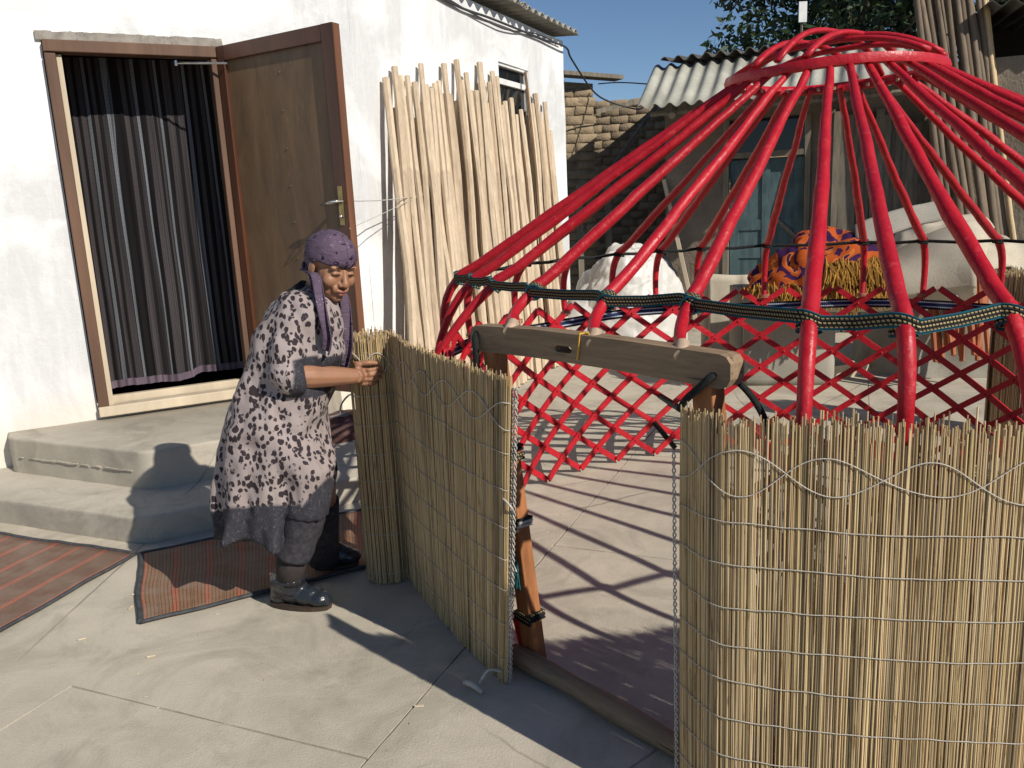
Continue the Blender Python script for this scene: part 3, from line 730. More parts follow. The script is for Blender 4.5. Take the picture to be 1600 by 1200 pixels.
def reeds(bot, top, parent, r=.0022, zvar=.016, tilt=.0028, skip=.015, dark=1.0):
    m = MB()
    for b, t in zip(bot, top):
        if random.random() < skip: continue
        b = Vector(b); t = Vector(t); d = (t - b); tl = Vector((random.gauss(0, tilt), random.gauss(0, tilt * .5), 0)); jj = Vector((random.gauss(0, .0011), random.gauss(0, .0011), 0)); b = b + jj; t = t + jj
        z1 = 1 + random.gauss(0, zvar) * .5 - (random.random() < .06) * random.uniform(.02, .05); z0 = random.uniform(.002, .012)
        path = [b + d * (z0 + (z1 - z0) * k / 4) + tl * (k / 4 - .5) + Vector((random.gauss(0, .0008), random.gauss(0, .0008), 0)) for k in range(5)]
        rr = r * random.uniform(.75, 1.2); v = random.choice((1, 1, .92, .82, .66, .40, 1.08)) * random.uniform(.88, 1.05) * dark; w = random.uniform(.93, 1.03)
        m.tube(path, [rr * 1.1, rr, rr, rr * .95, rr * .8], 5, col=(v, v * w, v * w * w * random.uniform(.85, 1)), phase=random.random() * 6)
    return kind(m.build('reed_stems', M_reed, parent), 'stuff')
def twine(pts, parent, r=.0012, name='twine', mat=None):
    # knotted cord: small beads where it crosses each reed
    m = MB(); m.tube(pts, [r * (1.25 if i % 2 else .8) for i in range(len(pts))], 5); return m.build(name, mat or M_cord, parent, smooth=True)
def at_z(bot, top, z): return [b + (t - b) * (z / (t.z - b.z)) for b, t in zip(bot, top)]
def normals(pts, toward):
    out = []
    for i in range(len(pts)):
        d = pts[min(i + 1, len(pts) - 1)] - pts[max(i - 1, 0)]; n = Vector((d.y, -d.x, 0)).normalized(); out.append(n if n.dot(toward - pts[i]) > 0 else -n)
    return out
CAMP = Vector((0, 0, 0))
# --- screen on the right
mat_r = tag(empty('reed_screen', (.6, 1.7, 0)), 'upright tan reed screen wrapped around the right front of the red yurt', 'reed screen')
pth = [(.386, 1.845, 0), (.40, 1.80, 0), (.418, 1.752, 0), (.436, 1.718, 0), (.475, 1.692, 0), (.605, 1.652, 0), (.784, 1.610, 0), (1.007, 1.580, 0)]
pth += [tuple(pol(1.675, a, 0)) for a in (-90, -80, -70, -58, -46, -34, -22, -10, 2, 14)]
bt = resample(catmull(pth), .0037); tp_ = [p + Vector((0, 0, 1.03 + .008 * math.sin(i * .02))) for i, p in enumerate(bt)]
bt = [p + (p - YC).normalized() * .012 for p in bt]
reeds(bt, tp_, mat_r)
bk_ = [(p - YC).normalized() * -.006 for p in bt]; reeds([p + q for p, q in zip(bt, bk_)], [p + q for p, q in zip(tp_, bk_)], mat_r, zvar=.03)
nn = normals(bt, CAMP)
def cords(bot, top, nn, zs, parent, vis=None, off=.0052, amp=.010, sd=0):
    n = vis or len(bot)
    for q, z in enumerate(zs):
        pts = [bot[i] + (top[i] - bot[i]) * ((z + amp * nz((i * .012, q * 3.1, sd)) + .003 * nz((i * .06, q, sd))) / 1.03) + nn[i] * off for i in range(0, n)]
        twine(pts, parent)
cords(bt, tp_, nn, [.80, .705, .61, .515, .425, .33, .235, .14, .05], mat_r, vis=545)
for ph, sg in ((0, 1), (0, -1)):
    pts = []
    for i in range(545):
        x = i * .0037; w = 1 - abs(((x / .19 + ph) % 2) - 1); w = .5 - .5 * math.cos(w * math.pi)
        z = .915 + sg * (w - .5) * (.085 + .06 * nz((i * .011, sg, 5))) + .010 * nz((i * .03, sg, 1)) + .018 * nz((i * .009, sg * 2, 3)); pts.append(bt[i] + (tp_[i] - bt[i]) * (z / 1.03) + nn[i] * .0055)
    twine(pts, mat_r, .0013)
m = MB()                                                          # corded selvedge at the free edge
def selvedge(b, t, parent, ex, n=3, w=.007, name='edge_cord'):
    for k in range(max(1, n - 1)):
        off = ex * (k * w)
        for s in (0, math.pi):
            m = MB(); pts = [Vector(b).lerp(Vector(t), i / 170) + off + ex * .0035 * math.cos(i * .95 + s) + ex.cross(Vector((0, 0, 1))) * .0035 * math.sin(i * .95 + s) for i in range(171)]
            m.tube(pts, .0020, 4); m.build(name, M_cord, parent, smooth=True)
selvedge(bt[0] + Vector((-.008, .012, .01)), bt[0] + Vector((-.01, .012, .93)), mat_r, Vector((-.4, .9, 0)).normalized(), 2)
m = MB(); y0 = 286
pts = [tp_[y0 + i] + nn[y0 + i] * .006 + Vector((0, 0, -.012 - .022 * math.sin(i / 18 * math.pi))) for i in range(19)]; m.tube(pts, .0028, 5); m.build('yellow_tie', M_yellow, mat_r, smooth=True)
# --- screen on the left of the doorway
mat_l = tag(empty('reed_screen', (-.3, 2.9, 0)), 'shaded reed screen left of the yurt doorway, edged with white knotted cord', 'reed screen')
bl = catmull([(-.052, 2.40, .0), (-.067, 2.41, 0), (-.178, 2.609, 0), (-.309, 2.874, 0), (-.40, 3.08, 0), (-.442, 3.20, 0), (-.455, 3.26, 0)])
tl_ = catmull([(.024, 2.30, 1.02), (.001, 2.309, 1.03), (-.105, 2.491, 1.03), (-.231, 2.73, 1.03), (-.341, 2.961, 1.03), (-.42, 3.16, 1.04), (-.455, 3.26, 1.04)])
N_ = 270
def even(p, n):
    q = resample(p, .002); return [q[min(len(q) - 1, int(i * (len(q) - 1) / (n - 1)))] for i in range(n)]
bl = [p + Vector((-.018, .012, 0)) for p in even(bl, N_)]; tl_ = [p + Vector((-.030, .016, 0)) for p in even(tl_, N_)]; reeds(bl, tl_, mat_l); reeds([p + Vector((.006, .003, 0)) for p in bl], [p + Vector((.006, .003, 0)) for p in tl_], mat_l)
nl = normals(bl, CAMP); cords(bl, tl_, nl, [.80, .68, .56, .45, .34, .22, .10], mat_l, sd=4)
for sg in (1, -1):
    pts = []
    for i in range(N_):
        w = 1 - abs(((i * .0037 / .19) % 2) - 1); w = .5 - .5 * math.cos(w * math.pi); pts.append(bl[i] + (tl_[i] - bl[i]) * ((.915 + sg * (w - .5) * .085) / 1.03) + nl[i] * .0055)
    twine(pts, mat_l, .0017)
selvedge(bl[0] + Vector((.012, -.004, .005)), tl_[0] + Vector((.012, -.006, -.02)), mat_l, Vector((.75, -.65, 0)).normalized(), 3, .010)
m = MB(); g0 = bl[0]; pts = catmull([g0 + Vector((-.01, -.01, .05)), g0 + Vector((-.05, -.02, .06)), g0 + Vector((-.085, -.03, .015)), g0 + Vector((-.10, -.03, .012))]); m.tube(pts, .005, 6)
kn_ = pts[-1]; m.tube([kn_ + Vector((-.03, .02, .006)), kn_ + Vector((0, -.004, .010)), kn_ + Vector((.03, -.04, .004))], [.007, .011, .007], 7); m.build('knotted_cord_end', M_cord, mat_l, smooth=True)
m = MB(); a = bl[3].lerp(tl_[3], .5) + nl[3] * .006; b = pLf.lerp(pLt, .49) + lin_n * .03; m.tube(catmull([a + Vector((0, 0, .14)), a + Vector((.03, -.01, .10)), b + Vector((-.01, 0, .0)), b + Vector((.03, .0, .0))]), .0035, 5)
m.tube(catmull([b, b + Vector((-.02, -.01, -.05)), a + Vector((.03, .0, -.10))]), .0025, 5); m.build('tie_string', M_cord, mat_l, smooth=True)
# --- rolled screen in the woman's hands
RC = Vector((-.555, 3.27, 0)); 
roll = tag(empty('rolled_reed_screen', RC), 'rolled up reed screen standing upright in front of the woman', 'reed roll')
sp = []
for i in range(900):
    a = i * .05; r = .022 + .0026 * a
    if r > .098: break
    sp.append(RC + Vector((math.cos(-a + 1.2) * r, math.sin(-a + 1.2) * r, 0)))
sp = resample(sp, .0045); tops = [p + Vector((.004, -.004, 1.035)) for p in sp]
reeds(sp, tops, roll, zvar=.018)
outer = [i for i in range(len(sp)) if (sp[i] - RC).length > .078]
no = [(p - RC).normalized() for p in sp]
for z in (.80, .68, .56, .45, .34, .22, .05):
    twine([sp[i] + (tops[i] - sp[i]) * (z / 1.03) + no[i] * .005 for i in outer], roll)
for sg in (1, -1):
    pts = []
    for i in outer:
        w = 1 - abs(((i * .0072 / .16) % 2) - 1); w = .5 - .5 * math.cos(w * math.pi); pts.append(sp[i] + (tops[i] - sp[i]) * ((.925 + sg * (w - .5) * .09) / 1.03) + no[i] * .0055)
    twine(pts, roll, .0020)

# ================================================================ woven mats on the ground
def rug_mat(name, n, seed, base, hot, alongU=True):
    t = NT(name); sx = t.n('ShaderNodeSeparateXYZ'); t.set(sx.inputs[0], t.co('UV')); u, v = (sx.outputs[0], sx.outputs[1]) if alongU else (sx.outputs[1], sx.outputs[0])
    ph = t.math('FRACT', t.math('MULTIPLY', u, n)); 
    k = t.ramp(ph, [(0, mul(hot, 1.0)), (.14, mul(hot, 1.0)), (.16, base), (.55, mul(base, 1.25)), (.57, (.13, .075, .05)), (.60, base), (.97, base), (.98, (.05, .05, .06))], 'CONSTANT')
    rib = t.math('FRACT', t.math('MULTIPLY', u, n * 9.0)); k = t.mix(t.ramp(rib, [(.68, 0), (.72, .75), (.98, .75)], 'CONSTANT'), k, (.05, .035, .028))
    wv = t.math('FRACT', t.math('MULTIPLY', v, 110.0)); k = t.mix(t.ramp(wv, [(.35, .35), (.5, 0)]), k, mul(base, .4))
    dirt = t.noise(t.co('World'), 7, 6, .65); k = t.mix(t.ramp(dirt, [(.40, 0), (.75, .6)]), k, (.27, .22, .17))
    k = t.mix(t.ramp(t.noise(t.co('World'), 22, 4, .7), [(.55, 0), (.75, .4)]), k, (.07, .05, .04))
    h = t.math('ADD', t.math('MULTIPLY', rib, .5), t.math('MULTIPLY', wv, .3))
    return t.out(k, .6, t.bump(h, .4, .003), .3)
M_rug = rug_mat('rug_weave', 9.0, 0, (.27, .14, .075), (.44, .12, .06))
M_rug1 = rug_mat('rug_weave_dull', 9.0, 3, (.20, .11, .07), (.45, .125, .07))
M_hem = plain('grey_rug_binding', (.06, .062, .066), .8, .4, 30, .3, 120)
def rug(name, c00, c10, c11, c01, mat, label, z=.006, amp=.006, hem=True):
    c00, c10, c11, c01 = map(Vector, (c00, c10, c11, c01))
    def f(a, b):
        p = (c00 * (1 - a) + c10 * a) * (1 - b) + (c01 * (1 - a) + c11 * a) * b
        e = min(a, b, 1 - a, 1 - b); z_ = z + amp * (.9 + nz((p.x * 4, p.y * 4, 1.3))) + max(0, .06 - e) * .12 * max(0, nz((p.x * 6, p.y * 6, 4)))
        jx = .012 * nz((p.x * 3, p.y * 3, 7)); jy = .012 * nz((p.x * 3, p.y * 3, 11)); return Vector((p.x + jx, p.y + jy, z_))
    m = MB(); m.grid(f, 60, 24); o = m.build(name, mat, smooth=True, solid=.005); tag(o, label, 'mat', 'striped mats by the steps')
    edges = [[f(i / 60, 0) for i in range(61)], [f(i / 60, 1) for i in range(61)], [f(0, i / 40) for i in range(41)], [f(1, i / 40) for i in range(41)]]
    for e in edges:
        m = MB(); m.tube([p + Vector((0, 0, .002)) for p in e], .007, 6, flat=1.6); m.build('binding', M_hem, o, smooth=True)
    return o
q0 = G(218, 978); q1 = G(221, 868); q2 = G(640, 785); q3 = G(640, 872)
rug('woven_mat', q0, q3, q2, q1, M_rug, 'orange brown striped mat lying under the feet of the woman')
a0 = G(213, 868); va = G(0, 990) - a0; vb = G(0, 838) - a0
rug('woven_mat', a0, a0 + vb * 1.6, a0 + vb * 1.6 + va * 1.7, a0 + va * 1.7, M_rug1, 'long red striped mat lying at the lower left corner below the step', amp=.004)

# ================================================================ peeled stakes leaning on the house
def stake_mat(name, col):
    t = NT(name); c = t.co('Object', (10, 10, .8)); r = t.rnd()
    k = t.ramp(t.noise(c, 3, 6, .65, .5), [(.3, mul(col, .72)), (.7, mul(col, 1.1))])
    k = t.mix(1.0, k, t.ramp(r, [(0, (.72, .66, .60)), (.3, (.95, .93, .9)), (1, (1.05, 1.03, 1.0))]), 'MULTIPLY')
    k = t.mix(t.ramp(t.noise(t.co('Object', (25, 25, 3)), 2, 4, .7), [(.62, 0), (.72, .6)]), k, mul(col, .45))
    return t.out(k, .7, t.bump(t.noise(c, 12, 4), .3, .006), .25)
M_stake = stake_mat('peeled_willow', (.60, .485, .35))
M_bark = stake_mat('brown_bark', (.20, .13, .08))
tops_px = [(603, 122), (616, 105), (625, 119), (636, 119), (648, 129), (657, 100), (665, 133), (673, 139), (679, 131), (685, 127), (693, 100), (702, 148), (713, 94), (721, 126), (728, 114), (734, 142), (743, 143), (749, 98), (753, 126), (759, 162), (764, 129), (769, 112), (776, 120), (784, 165), (789, 159), (798, 154), (806, 180), (813, 172), (821, 112), (824, 139), (830, 163), (836, 147), (843, 176), (851, 160)]
stakes = []
for i, (u, v) in enumerate(tops_px):
    P = onplane(u, v, K + NB * .045, NB); s = (P - K).dot(DB); stakes.append((s, P.z, .045, i))
for i in range(46): stakes.append((.44 + i * .066 + random.uniform(-.03, .03), random.uniform(2.1, 2.42), .028, 100 + i))
WGRP = 'peeled stakes leaning on the house wall'
for s, z, off, i in stakes:
    bo = .42 + (.0 if off > .04 else -.07) + random.uniform(-.03, .03)
    tpp = K + DB * s + NB * off + Vector((0, 0, z)); lo_, hi_ = s - 1.5, s + 1.5; ut, vt = proj(tpp)
    for _ in range(30):
        mid_ = (lo_ + hi_) / 2; pu, pv = proj(K + DB * mid_ + NB * bo)
        if pu < ut + .095 * (pv - vt): lo_ = mid_
        else: hi_ = mid_
    btm = K + DB * (lo_ + random.gauss(0, .018)) + NB * bo + Vector((0, 0, .004)); m = MB()
    wob = [Vector((random.gauss(0, .010), random.gauss(0, .006), 0)) for _ in range(6)]; path = []
    for j in range(16):
        t = j / 15; w = wob[int(t * 4.99)].lerp(wob[int(t * 4.99) + 1], (t * 4.99) % 1) * math.sin(t * math.pi) * 1.3; path.append(btm.lerp(tpp, t) + w)
    path = smooth_path(path, 2)
    rr = random.uniform(.024, .034); dk = i == 28
    if dk: rr = .014
    m.tube(path, [rr * (1.08 - .2 * j / 15) * random.uniform(.97, 1.03) for j in range(16)], 7, up0=NB, phase=random.random())
    o = m.build('wooden_stake', M_bark if dk else M_stake, smooth=True, auto=50)
    if dk: tag(o, 'thin dark bark covered stick leaning among the pale stakes by the window', 'stake', WGRP)
    elif i == 12: tag(o, 'tallest pale peeled stake of the row leaning on the white wall', 'stake', WGRP)
    elif i == 0: tag(o, 'leftmost pale peeled stake of the row leaning on the white wall', 'stake', WGRP)
    else: tag(o, 'pale peeled wooden stake leaning in the row against the white house wall', 'stake', WGRP)
# string from the door handle to the stakes
m = MB(); h0 = L3(LW - .02, 1.585, .06); pole0 = K + DB * .47 + NB * .16 + Vector((0, 0, 1.62))
m.tube(catmull([L3(LW - .10, 1.58, .075), h0, (h0 + pole0) / 2 + Vector((0, 0, -.012)), pole0, pole0 + Vector((.03, .0, .01))]), .0032, 5)
m.tube(catmull([pole0, (h0 + pole0) / 2 + Vector((0, 0, -.09)), L3(LW + .01, 1.43, .03)]), .0025, 5)
o = m.build('door_string', M_cord, smooth=True); tag(o, 'white string tying the brown door handle to the leaning stakes', 'string')

# ================================================================ background: shed
SN = azd(203); D0 = atY(1198, 400, 9.6); D0.z = 0
def Sh(s, z, o=0.0): return D0 + eA * s + SN * o + Vector((0, 0, z))
def sh_of(u, v, o=0.0):
    P = onplane(u, v, D0 + SN * o, SN); return (P - D0).dot(eA), P.z
M_mud = plain('mud_plaster', (.20, .165, .125), .95, .35, 2.2, .6, 30, co='World', bd=.02)
M_adobe = plain('adobe_brick', (.36, .275, .175), .95, .25, 9, .8, 45, objvar=.3, co='World', bd=.015)
M_mortar = plain('mud_mortar', (.29, .225, .145), .95, .3, 12, .5, 60, co='World')
M_oldboard = plain('grey_weathered_board', (.22, .19, .145), .85, .35, 6, .4, 40, (4, 4, .4), objvar=.35)
M_blue = plain('faded_blue_paint', (.085, .135, .145), .75, .4, 5, .4, 60, (3, 3, .8), co='World')
shed = tag(empty('mud_shed', Sh(0, 0)), 'low mud plastered shed with a blue door and corrugated roof, behind the yurt', 'shed')
s0 = sh_of(1040, 300)[0]; s1 = 2.6; ze = 2.42
dl, dzt = sh_of(1140, 250); dr, _ = sh_of(1256, 250)
m = MB(); wallface(m, Sh(s0, 0), eA, SN, s1 - s0, 0, 2.75, [(dl - .07 - s0, dr + .07 - s0, .02, 2.36)], st=.16, amp=.02, depth=.2)
bk = [Sh(s0, 0), Sh(s0, 0, -3.6), Sh(s1, 0, -3.6), Sh(s1, 0)]
for i in range(3): m.add([bk[i], bk[i + 1], bk[i + 1] + Vector((0, 0, 2.75)), bk[i] + Vector((0, 0, 2.75))], [(3, 2, 1, 0)])
m.build('wall', M_mud, shed, smooth=True, auto=40)
dm = (dl + dr) / 2
m = MB(); m.bar(Sh(dm, .05, -.10), Sh(dm, dzt, -.10), dr - dl, .04, SN); sdoor = m.build('door', M_blue, shed)
for c_, w_ in ((dl + .05, .10), (dr - .05, .10), (dm, .09)):
    m = MB(); m.bar(Sh(c_, .06, -.073), Sh(c_, dzt - .01, -.073), w_, .022, SN); m.build('door_stile', M_blue, sdoor)
for z_ in (.15, .86, 1.18, dzt - .07):
    m = MB(); m.bar(Sh(dl + .10, z_, -.076), Sh(dr - .10, z_, -.076), .12, .018, SN); m.build('door_rail', M_blue, sdoor)
m = MB(); m.bar(Sh(dr - .30, 1.25, -.055), Sh(dr - .06, 1.02, -.055), .04, .012, SN); m.build('latch_bar', M_oldboard, sdoor)
for x_ in (dl - .04, dr + .04):
    m = MB(); m.bar(Sh(x_, .02, -.03), Sh(x_, 2.36, -.03), .06, .10, SN); m.build('door_jamb', M_oldboard, shed)
m = MB(); m.bar(Sh(dl - .01, dzt + .04, -.03), Sh(dr + .01, dzt + .04, -.03), .06, .09, SN); m.build('transom_bar', M_oldboard, shed)
m = MB(); m.bar(Sh(dm, dzt + .07, -.09), Sh(dm, 2.35, -.09), dr - dl, .01, SN); m.build('transom_glass', M_glass, shed)
m = MB(); m.bar(Sh(dl - .9, .3, .25), Sh(dl - .35, 0, 0.3), .01, .01, SN)
# roof sheets: lower pale row, upper dark row
OV = .95; _, zE = sh_of(1000, 168, OV); sE = sh_of(995, 168, OV)[0]
corr_sheet('roof_sheet', Sh(sE, zE, OV), eA, -SN, 1.75, .85, shed, corr_mat('pale_sheet', (.46, .45, .38), 2), drop=.52)
corr_sheet('roof_sheet', Sh(sE + 1.72, zE + .012, OV), eA, -SN, .95, .85, shed, corr_mat('pale_sheet_b', (.42, .41, .35), 7), drop=.52)
for k in range(2): corr_sheet('roof_sheet', Sh(sE + .10 + k * 1.72, zE + .57 + .01 * (k % 2), OV - .74), eA, -SN, (1.75, .85)[k], 3.3, shed, M_roof_old, drop=.35, amp=.03)
for k in range(3):
    m = MB(); m.tube([Sh(sE + .35 + k * .85, zE - .10, OV - .12), Sh(sE + .35 + k * .85, zE + .44, OV - .95)], .04, 7); m.build('rafter', M_oldboard, shed)
m = MB(); m.tube([Sh(sE + .1, zE - .06, OV - .2), Sh(sE + 2.6, zE - .06, OV - .2)], .03, 6); m.build('eave_batten', M_oldboard, shed)
# boards leaning on the shed front
for i in range(17):
    u = 1300 + i * 9.6; sv, zt_ = sh_of(u, 172 + random.uniform(-6, 14) + (12 if i > 9 else 0), .06)
    m = MB(); m.bar(Sh(sv + random.gauss(0, .02), .01, .34 + .02 * (i % 3)), Sh(sv, zt_, .06 + .015 * (i % 2)), random.uniform(.055, .085), .025, SN)
    tag(m.build('leaning_board', M_oldboard), 'grey weathered board leaning in the row right of the blue shed door', 'board', 'boards leaning on the shed front')
m = MB(); a = Sh(dl - .75, 1.75, .05); m.bar(a, Sh(dl - .30, .02, .35), .045, .02, SN); tag(m.build('leaning_plank', M_cream), 'single pale plank leaning on the shed wall left of the blue door', 'plank')
# antenna on the shed roof
ap = atY(1252, 60, 11.0); at_ = atY(1254, 6, 11.0)
m = MB(); m.tube([Vector((ap.x, ap.y, zE + .5)), Vector((ap.x, ap.y, at_.z - .1))], .016, 6); ant = m.build('antenna_mast', M_oldboard); tag(ant, 'thin mast with a small white panel standing on the shed roof', 'antenna')
m = MB(); m.bar(Vector((ap.x, ap.y - .03, at_.z - .22)), Vector((ap.x, ap.y - .03, at_.z + .02)), .10, .02, (0, -1, 0)); m.build('panel', M_wpaint, ant)

# ================================================================ adobe walls between house and shed
def adobe_wall(name, label, O, D, N, L, h0, h1, th=.3, bw=.26, bh=.115):
    o = tag(empty(name, O), label, 'wall')
    m = MB(); n = 12
    poly = [O, O + D * L]; zt = lambda x: h0 + (h1 - h0) * x / L
    m.add([O, O + D * L, O + D * L - N * th, O - N * th, O + Vector((0, 0, h0 - .03)), O + D * L + Vector((0, 0, h1 - .03)), O + D * L - N * th + Vector((0, 0, h1 - .03)), O - N * th + Vector((0, 0, h0 - .03))],
          [(0, 1, 5, 4), (1, 2, 6, 5), (2, 3, 7, 6), (3, 0, 4, 7), (4, 5, 6, 7)]); m.build('mortar_core', M_mortar, o)
    bm_ = []
    for v in range(5):
        b = MB(); 
        def f(a, c, v=v): return None
        x, z, d = bw / 2 - .006, bh / 2 - .005, .015; vs = []
        for sx, sz in ((-1, -1), (0, -1), (1, -1), (1, 0), (1, 1), (0, 1), (-1, 1), (-1, 0)):
            j = Vector((random.gauss(0, .010), 0, random.gauss(0, .007))); vs.append(Vector((sx * x, 0, sz * z)) + j)
        fr = [Vector((p.x * .94, -d * random.uniform(.3, 1.2), p.z * .90)) for p in vs]; ce = Vector((0, -d * random.uniform(.7, 1.3), 0))
        b.add(vs + fr + [ce], [(i, (i + 1) % 8, 8 + (i + 1) % 8, 8 + i) for i in range(8)] + [(8 + i, 8 + (i + 1) % 8, 16) for i in range(8)])
        me = b.mesh('brick', (0, 0, 0)); me.materials.append(M_adobe); me.polygons.foreach_set('use_smooth', [True] * len(me.polygons)); bm_.append(me)
    rz = math.atan2(D.y, D.x); r = 0; z = bh / 2
    while z < max(h0, h1):
        x = bw / 2 - (bw / 2 if r % 2 else 0)
        while x < L + bw * .3:
            xx = min(max(x, bw * .36), L - bw * .36)
            if z + bh * .4 < zt(xx): piece('brick', random.choice(bm_), O + D * xx + Vector((0, 0, z)) + N * (.001 + random.uniform(0, .012)), o, (0, 0, rz))
            x += bw
        z += bh; r += 1
    return o
PN = azd(168); PD = azd(78)
pa = atY(872, 400, 11.2); pb = atY(934, 400, 11.3); ht = atY(905, 120, 11.25).z
pier = adobe_wall('adobe_wall', 'sunlit crumbling adobe brick pier between white house and shed', Vector((pa.x - .1, pa.y, 0)), PD, PN, (pb - pa).length + .1, ht, ht - .05, .5)
wa = Vector((pb.x - .5, 12.9, 0)); hb = atY(950, 152, 12.9).z
back = adobe_wall('adobe_wall', 'shaded adobe brick wall in the dark gap beside the shed', wa, azd(100), azd(190), 3.4, hb, hb - .15, .3)
m = MB(); m.bar(Vector((pa.x + .1, pa.y - .15, ht + .02)), Vector((pb.x + .35, pb.y + .1, ht - .02)), .22, .05); tag(m.build('roof_beam', M_oldboard), 'short weathered timber lying on top of the adobe pier', 'beam')
m = MB(); p_ = Vector((pb.x + .02, pb.y + .2, ht - .42)); m.bar(p_, p_ + Vector((1.15, .5, .26)), .12, .06); m.bar(p_ + Vector((.05, .05, -.95)), p_ + Vector((1.0, .4, .2)), .05, .05)
br = MB(); br.bar(p_, p_ + Vector((1.15, .5, .26)), .12, .06); bo_ = br.build('brace_timber', M_oldboard); tag(bo_, 'old timber brace propped between adobe pier and shed roof', 'brace')
br = MB(); br.bar(p_ + Vector((.05, .05, -.95)), p_ + Vector((1.0, .4, .2)), .05, .05); br.build('strut', M_oldboard, bo_)
fr_ = [G(905, 470), None]
m = MB(); fx = atY(905, 300, 10.4); m.bar(Vector((fx.x, 10.4, 0)), Vector((fx.x, 10.4, 1.75)), .07, .05, (0, -1, 0)); wfm = m.build('loose_window_frame', M_oldboard)
m = MB(); m.bar(Vector((fx.x + .35, 10.4, 0)), Vector((fx.x + .35, 10.4, 1.75)), .07, .05, (0, -1, 0)); m.build('frame_side', M_oldboard, wfm)
m = MB(); m.bar(Vector((fx.x + .04, 10.4, 1.72)), Vector((fx.x + .31, 10.4, 1.72)), .07, .045, (0, -1, 0)); m.build('frame_head', M_oldboard, wfm); tag(wfm, 'narrow old wooden frame standing against the adobe pier', 'frame')

# ================================================================ building at the right edge
RB = atY(1535, 300, 9.0); RB.z = 0
barn = tag(empty('plastered_barn', RB), 'plastered barn with a dark open loft at the right edge', 'barn')
zt_ = atY(1570, 100, 9.0).z; zr_ = atY(1570, 2, 8.4).z
m = MB(); wallface(m, RB, eA, SN, 4.2, 0, zt_, [], st=.2, amp=.025)
m.add([RB, RB - SN * 3, RB - SN * 3 + Vector((0, 0, zt_)), RB + Vector((0, 0, zt_))], [(3, 2, 1, 0)]); 
m.add([RB + Vector((0, 0, zt_)), RB + eA * 4.2 + Vector((0, 0, zt_)), RB + eA * 4.2 - SN * .3 + Vector((0, 0, zt_ - .01)), RB - SN * .3 + Vector((0, 0, zt_ - .01))], [(0, 1, 2, 3)])
m.build('wall', M_mud, barn, smooth=True, auto=40)
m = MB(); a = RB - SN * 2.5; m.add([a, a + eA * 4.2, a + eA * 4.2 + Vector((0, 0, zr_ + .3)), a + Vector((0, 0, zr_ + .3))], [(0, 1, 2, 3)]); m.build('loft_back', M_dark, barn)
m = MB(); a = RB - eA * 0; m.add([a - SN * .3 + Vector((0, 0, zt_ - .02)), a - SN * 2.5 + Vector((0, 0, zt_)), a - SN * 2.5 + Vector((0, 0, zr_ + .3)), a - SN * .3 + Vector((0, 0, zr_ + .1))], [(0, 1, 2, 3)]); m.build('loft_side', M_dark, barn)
corr_sheet('roof_sheet', RB - eA * .15 + SN * .6 + Vector((0, 0, zr_)), eA, -SN, 4.4, 3.4, barn, M_roof_old, drop=.25, per=.18, amp=.03)
for k in range(3): m = MB(); m.tube([RB + eA * (.5 + k * 1.3) + Vector((0, 0, zt_)), RB + eA * (.5 + k * 1.3) + Vector((0, 0, zr_))], .05, 7); m.build('loft_post', M_oldboard, barn)

# ================================================================ tall bundle of poles
M_pole = stake_mat('grey_pole_bark', (.18, .14, .10)); M_pole_lit = stake_mat('sunlit_pole', (.62, .47, .28))  # lighter copy paints sunlight into the colour of the rightmost poles
for i in range(15):
    t = i / 14; top = atY(1424 + 112 * t, -60 + random.uniform(-20, 10), 8.9 + random.uniform(-.08, .08)); ft = atY(1498 + 98 * t + random.uniform(-6, 6), 400, 7.9 + random.uniform(-.12, .12)); ft = G(*[(1508 + 98 * t), 480], 0) * 1.0
    ft = Vector((ft.x * 8.1 / ft.y, 8.1 + random.uniform(-.1, .1), 0)); top = ft + (top - ft) * 1.12
    m = MB(); path = [ft.lerp(top, j / 11) + Vector((random.gauss(0, .011), random.gauss(0, .011), 0)) for j in range(12)]; path = smooth_path(path, 1)
    rr = random.uniform(.030, .042) * (.72 if i > 12 else 1); m.tube(path, [rr * (1.1 - .35 * j / 11) for j in range(12)], 8)
    o = m.build('tall_pole', M_pole_lit if i > 12 else M_pole, smooth=True, auto=60)
    tag(o, 'tall pole at the right side of the upright bundle, sunlight painted into its pale colour' if i > 12 else 'tall grey bark covered pole in the upright bundle right of the shed', 'pole', 'tall poles bundled upright by the shed')

# ================================================================ goods behind the yurt
def crumple(c, r, f, nu=60, nv=36, zmin=0.0, seed=0, rot=0):
    m = MB(); R = Matrix.Rotation(rot, 3, 'Z')
    def fn(a, b):
        th = a * 2 * math.pi; ph = b * math.pi * .5; d = Vector((math.cos(th) * math.cos(ph), math.sin(th) * math.cos(ph), math.sin(ph)))
        k = 1 + f(d, seed); p = R @ Vector((d.x * r[0] * k, d.y * r[1] * k, d.z * r[2] * k)); p += Vector(c); p.z = max(p.z, zmin + .002 * a); return p
    m.grid(fn, nu, nv); return m
def folds(d, s):
    p = d * 1.5 + Vector((s, s, s)); vd, vp = noise.voronoi(p * 1.5); r2, _q = noise.voronoi(p * 3.1 + Vector((4, 2, 7)))
    return .10 * nz(p) + .20 * (vd[1] - vd[0]) * .5 + .02 * (r2[1] - r2[0]) - .02 + .025 * (1 - 2 * abs(nz(p * 5)))
M_tarp = plain('white_plastic_sack', (.58, .56, .51), .45, .12, 3, .25, 14, co='World', bd=.03, spec=.4)
tb = G(985, 545); m = crumple((tb.x, tb.y, 0), (.60, .42, 1.06), folds, 130, 70, seed=2.3)
o = m.build('white_sack', M_tarp, smooth=True); tag(o, 'large crumpled white plastic sack standing behind the yurt lattice', 'sack')
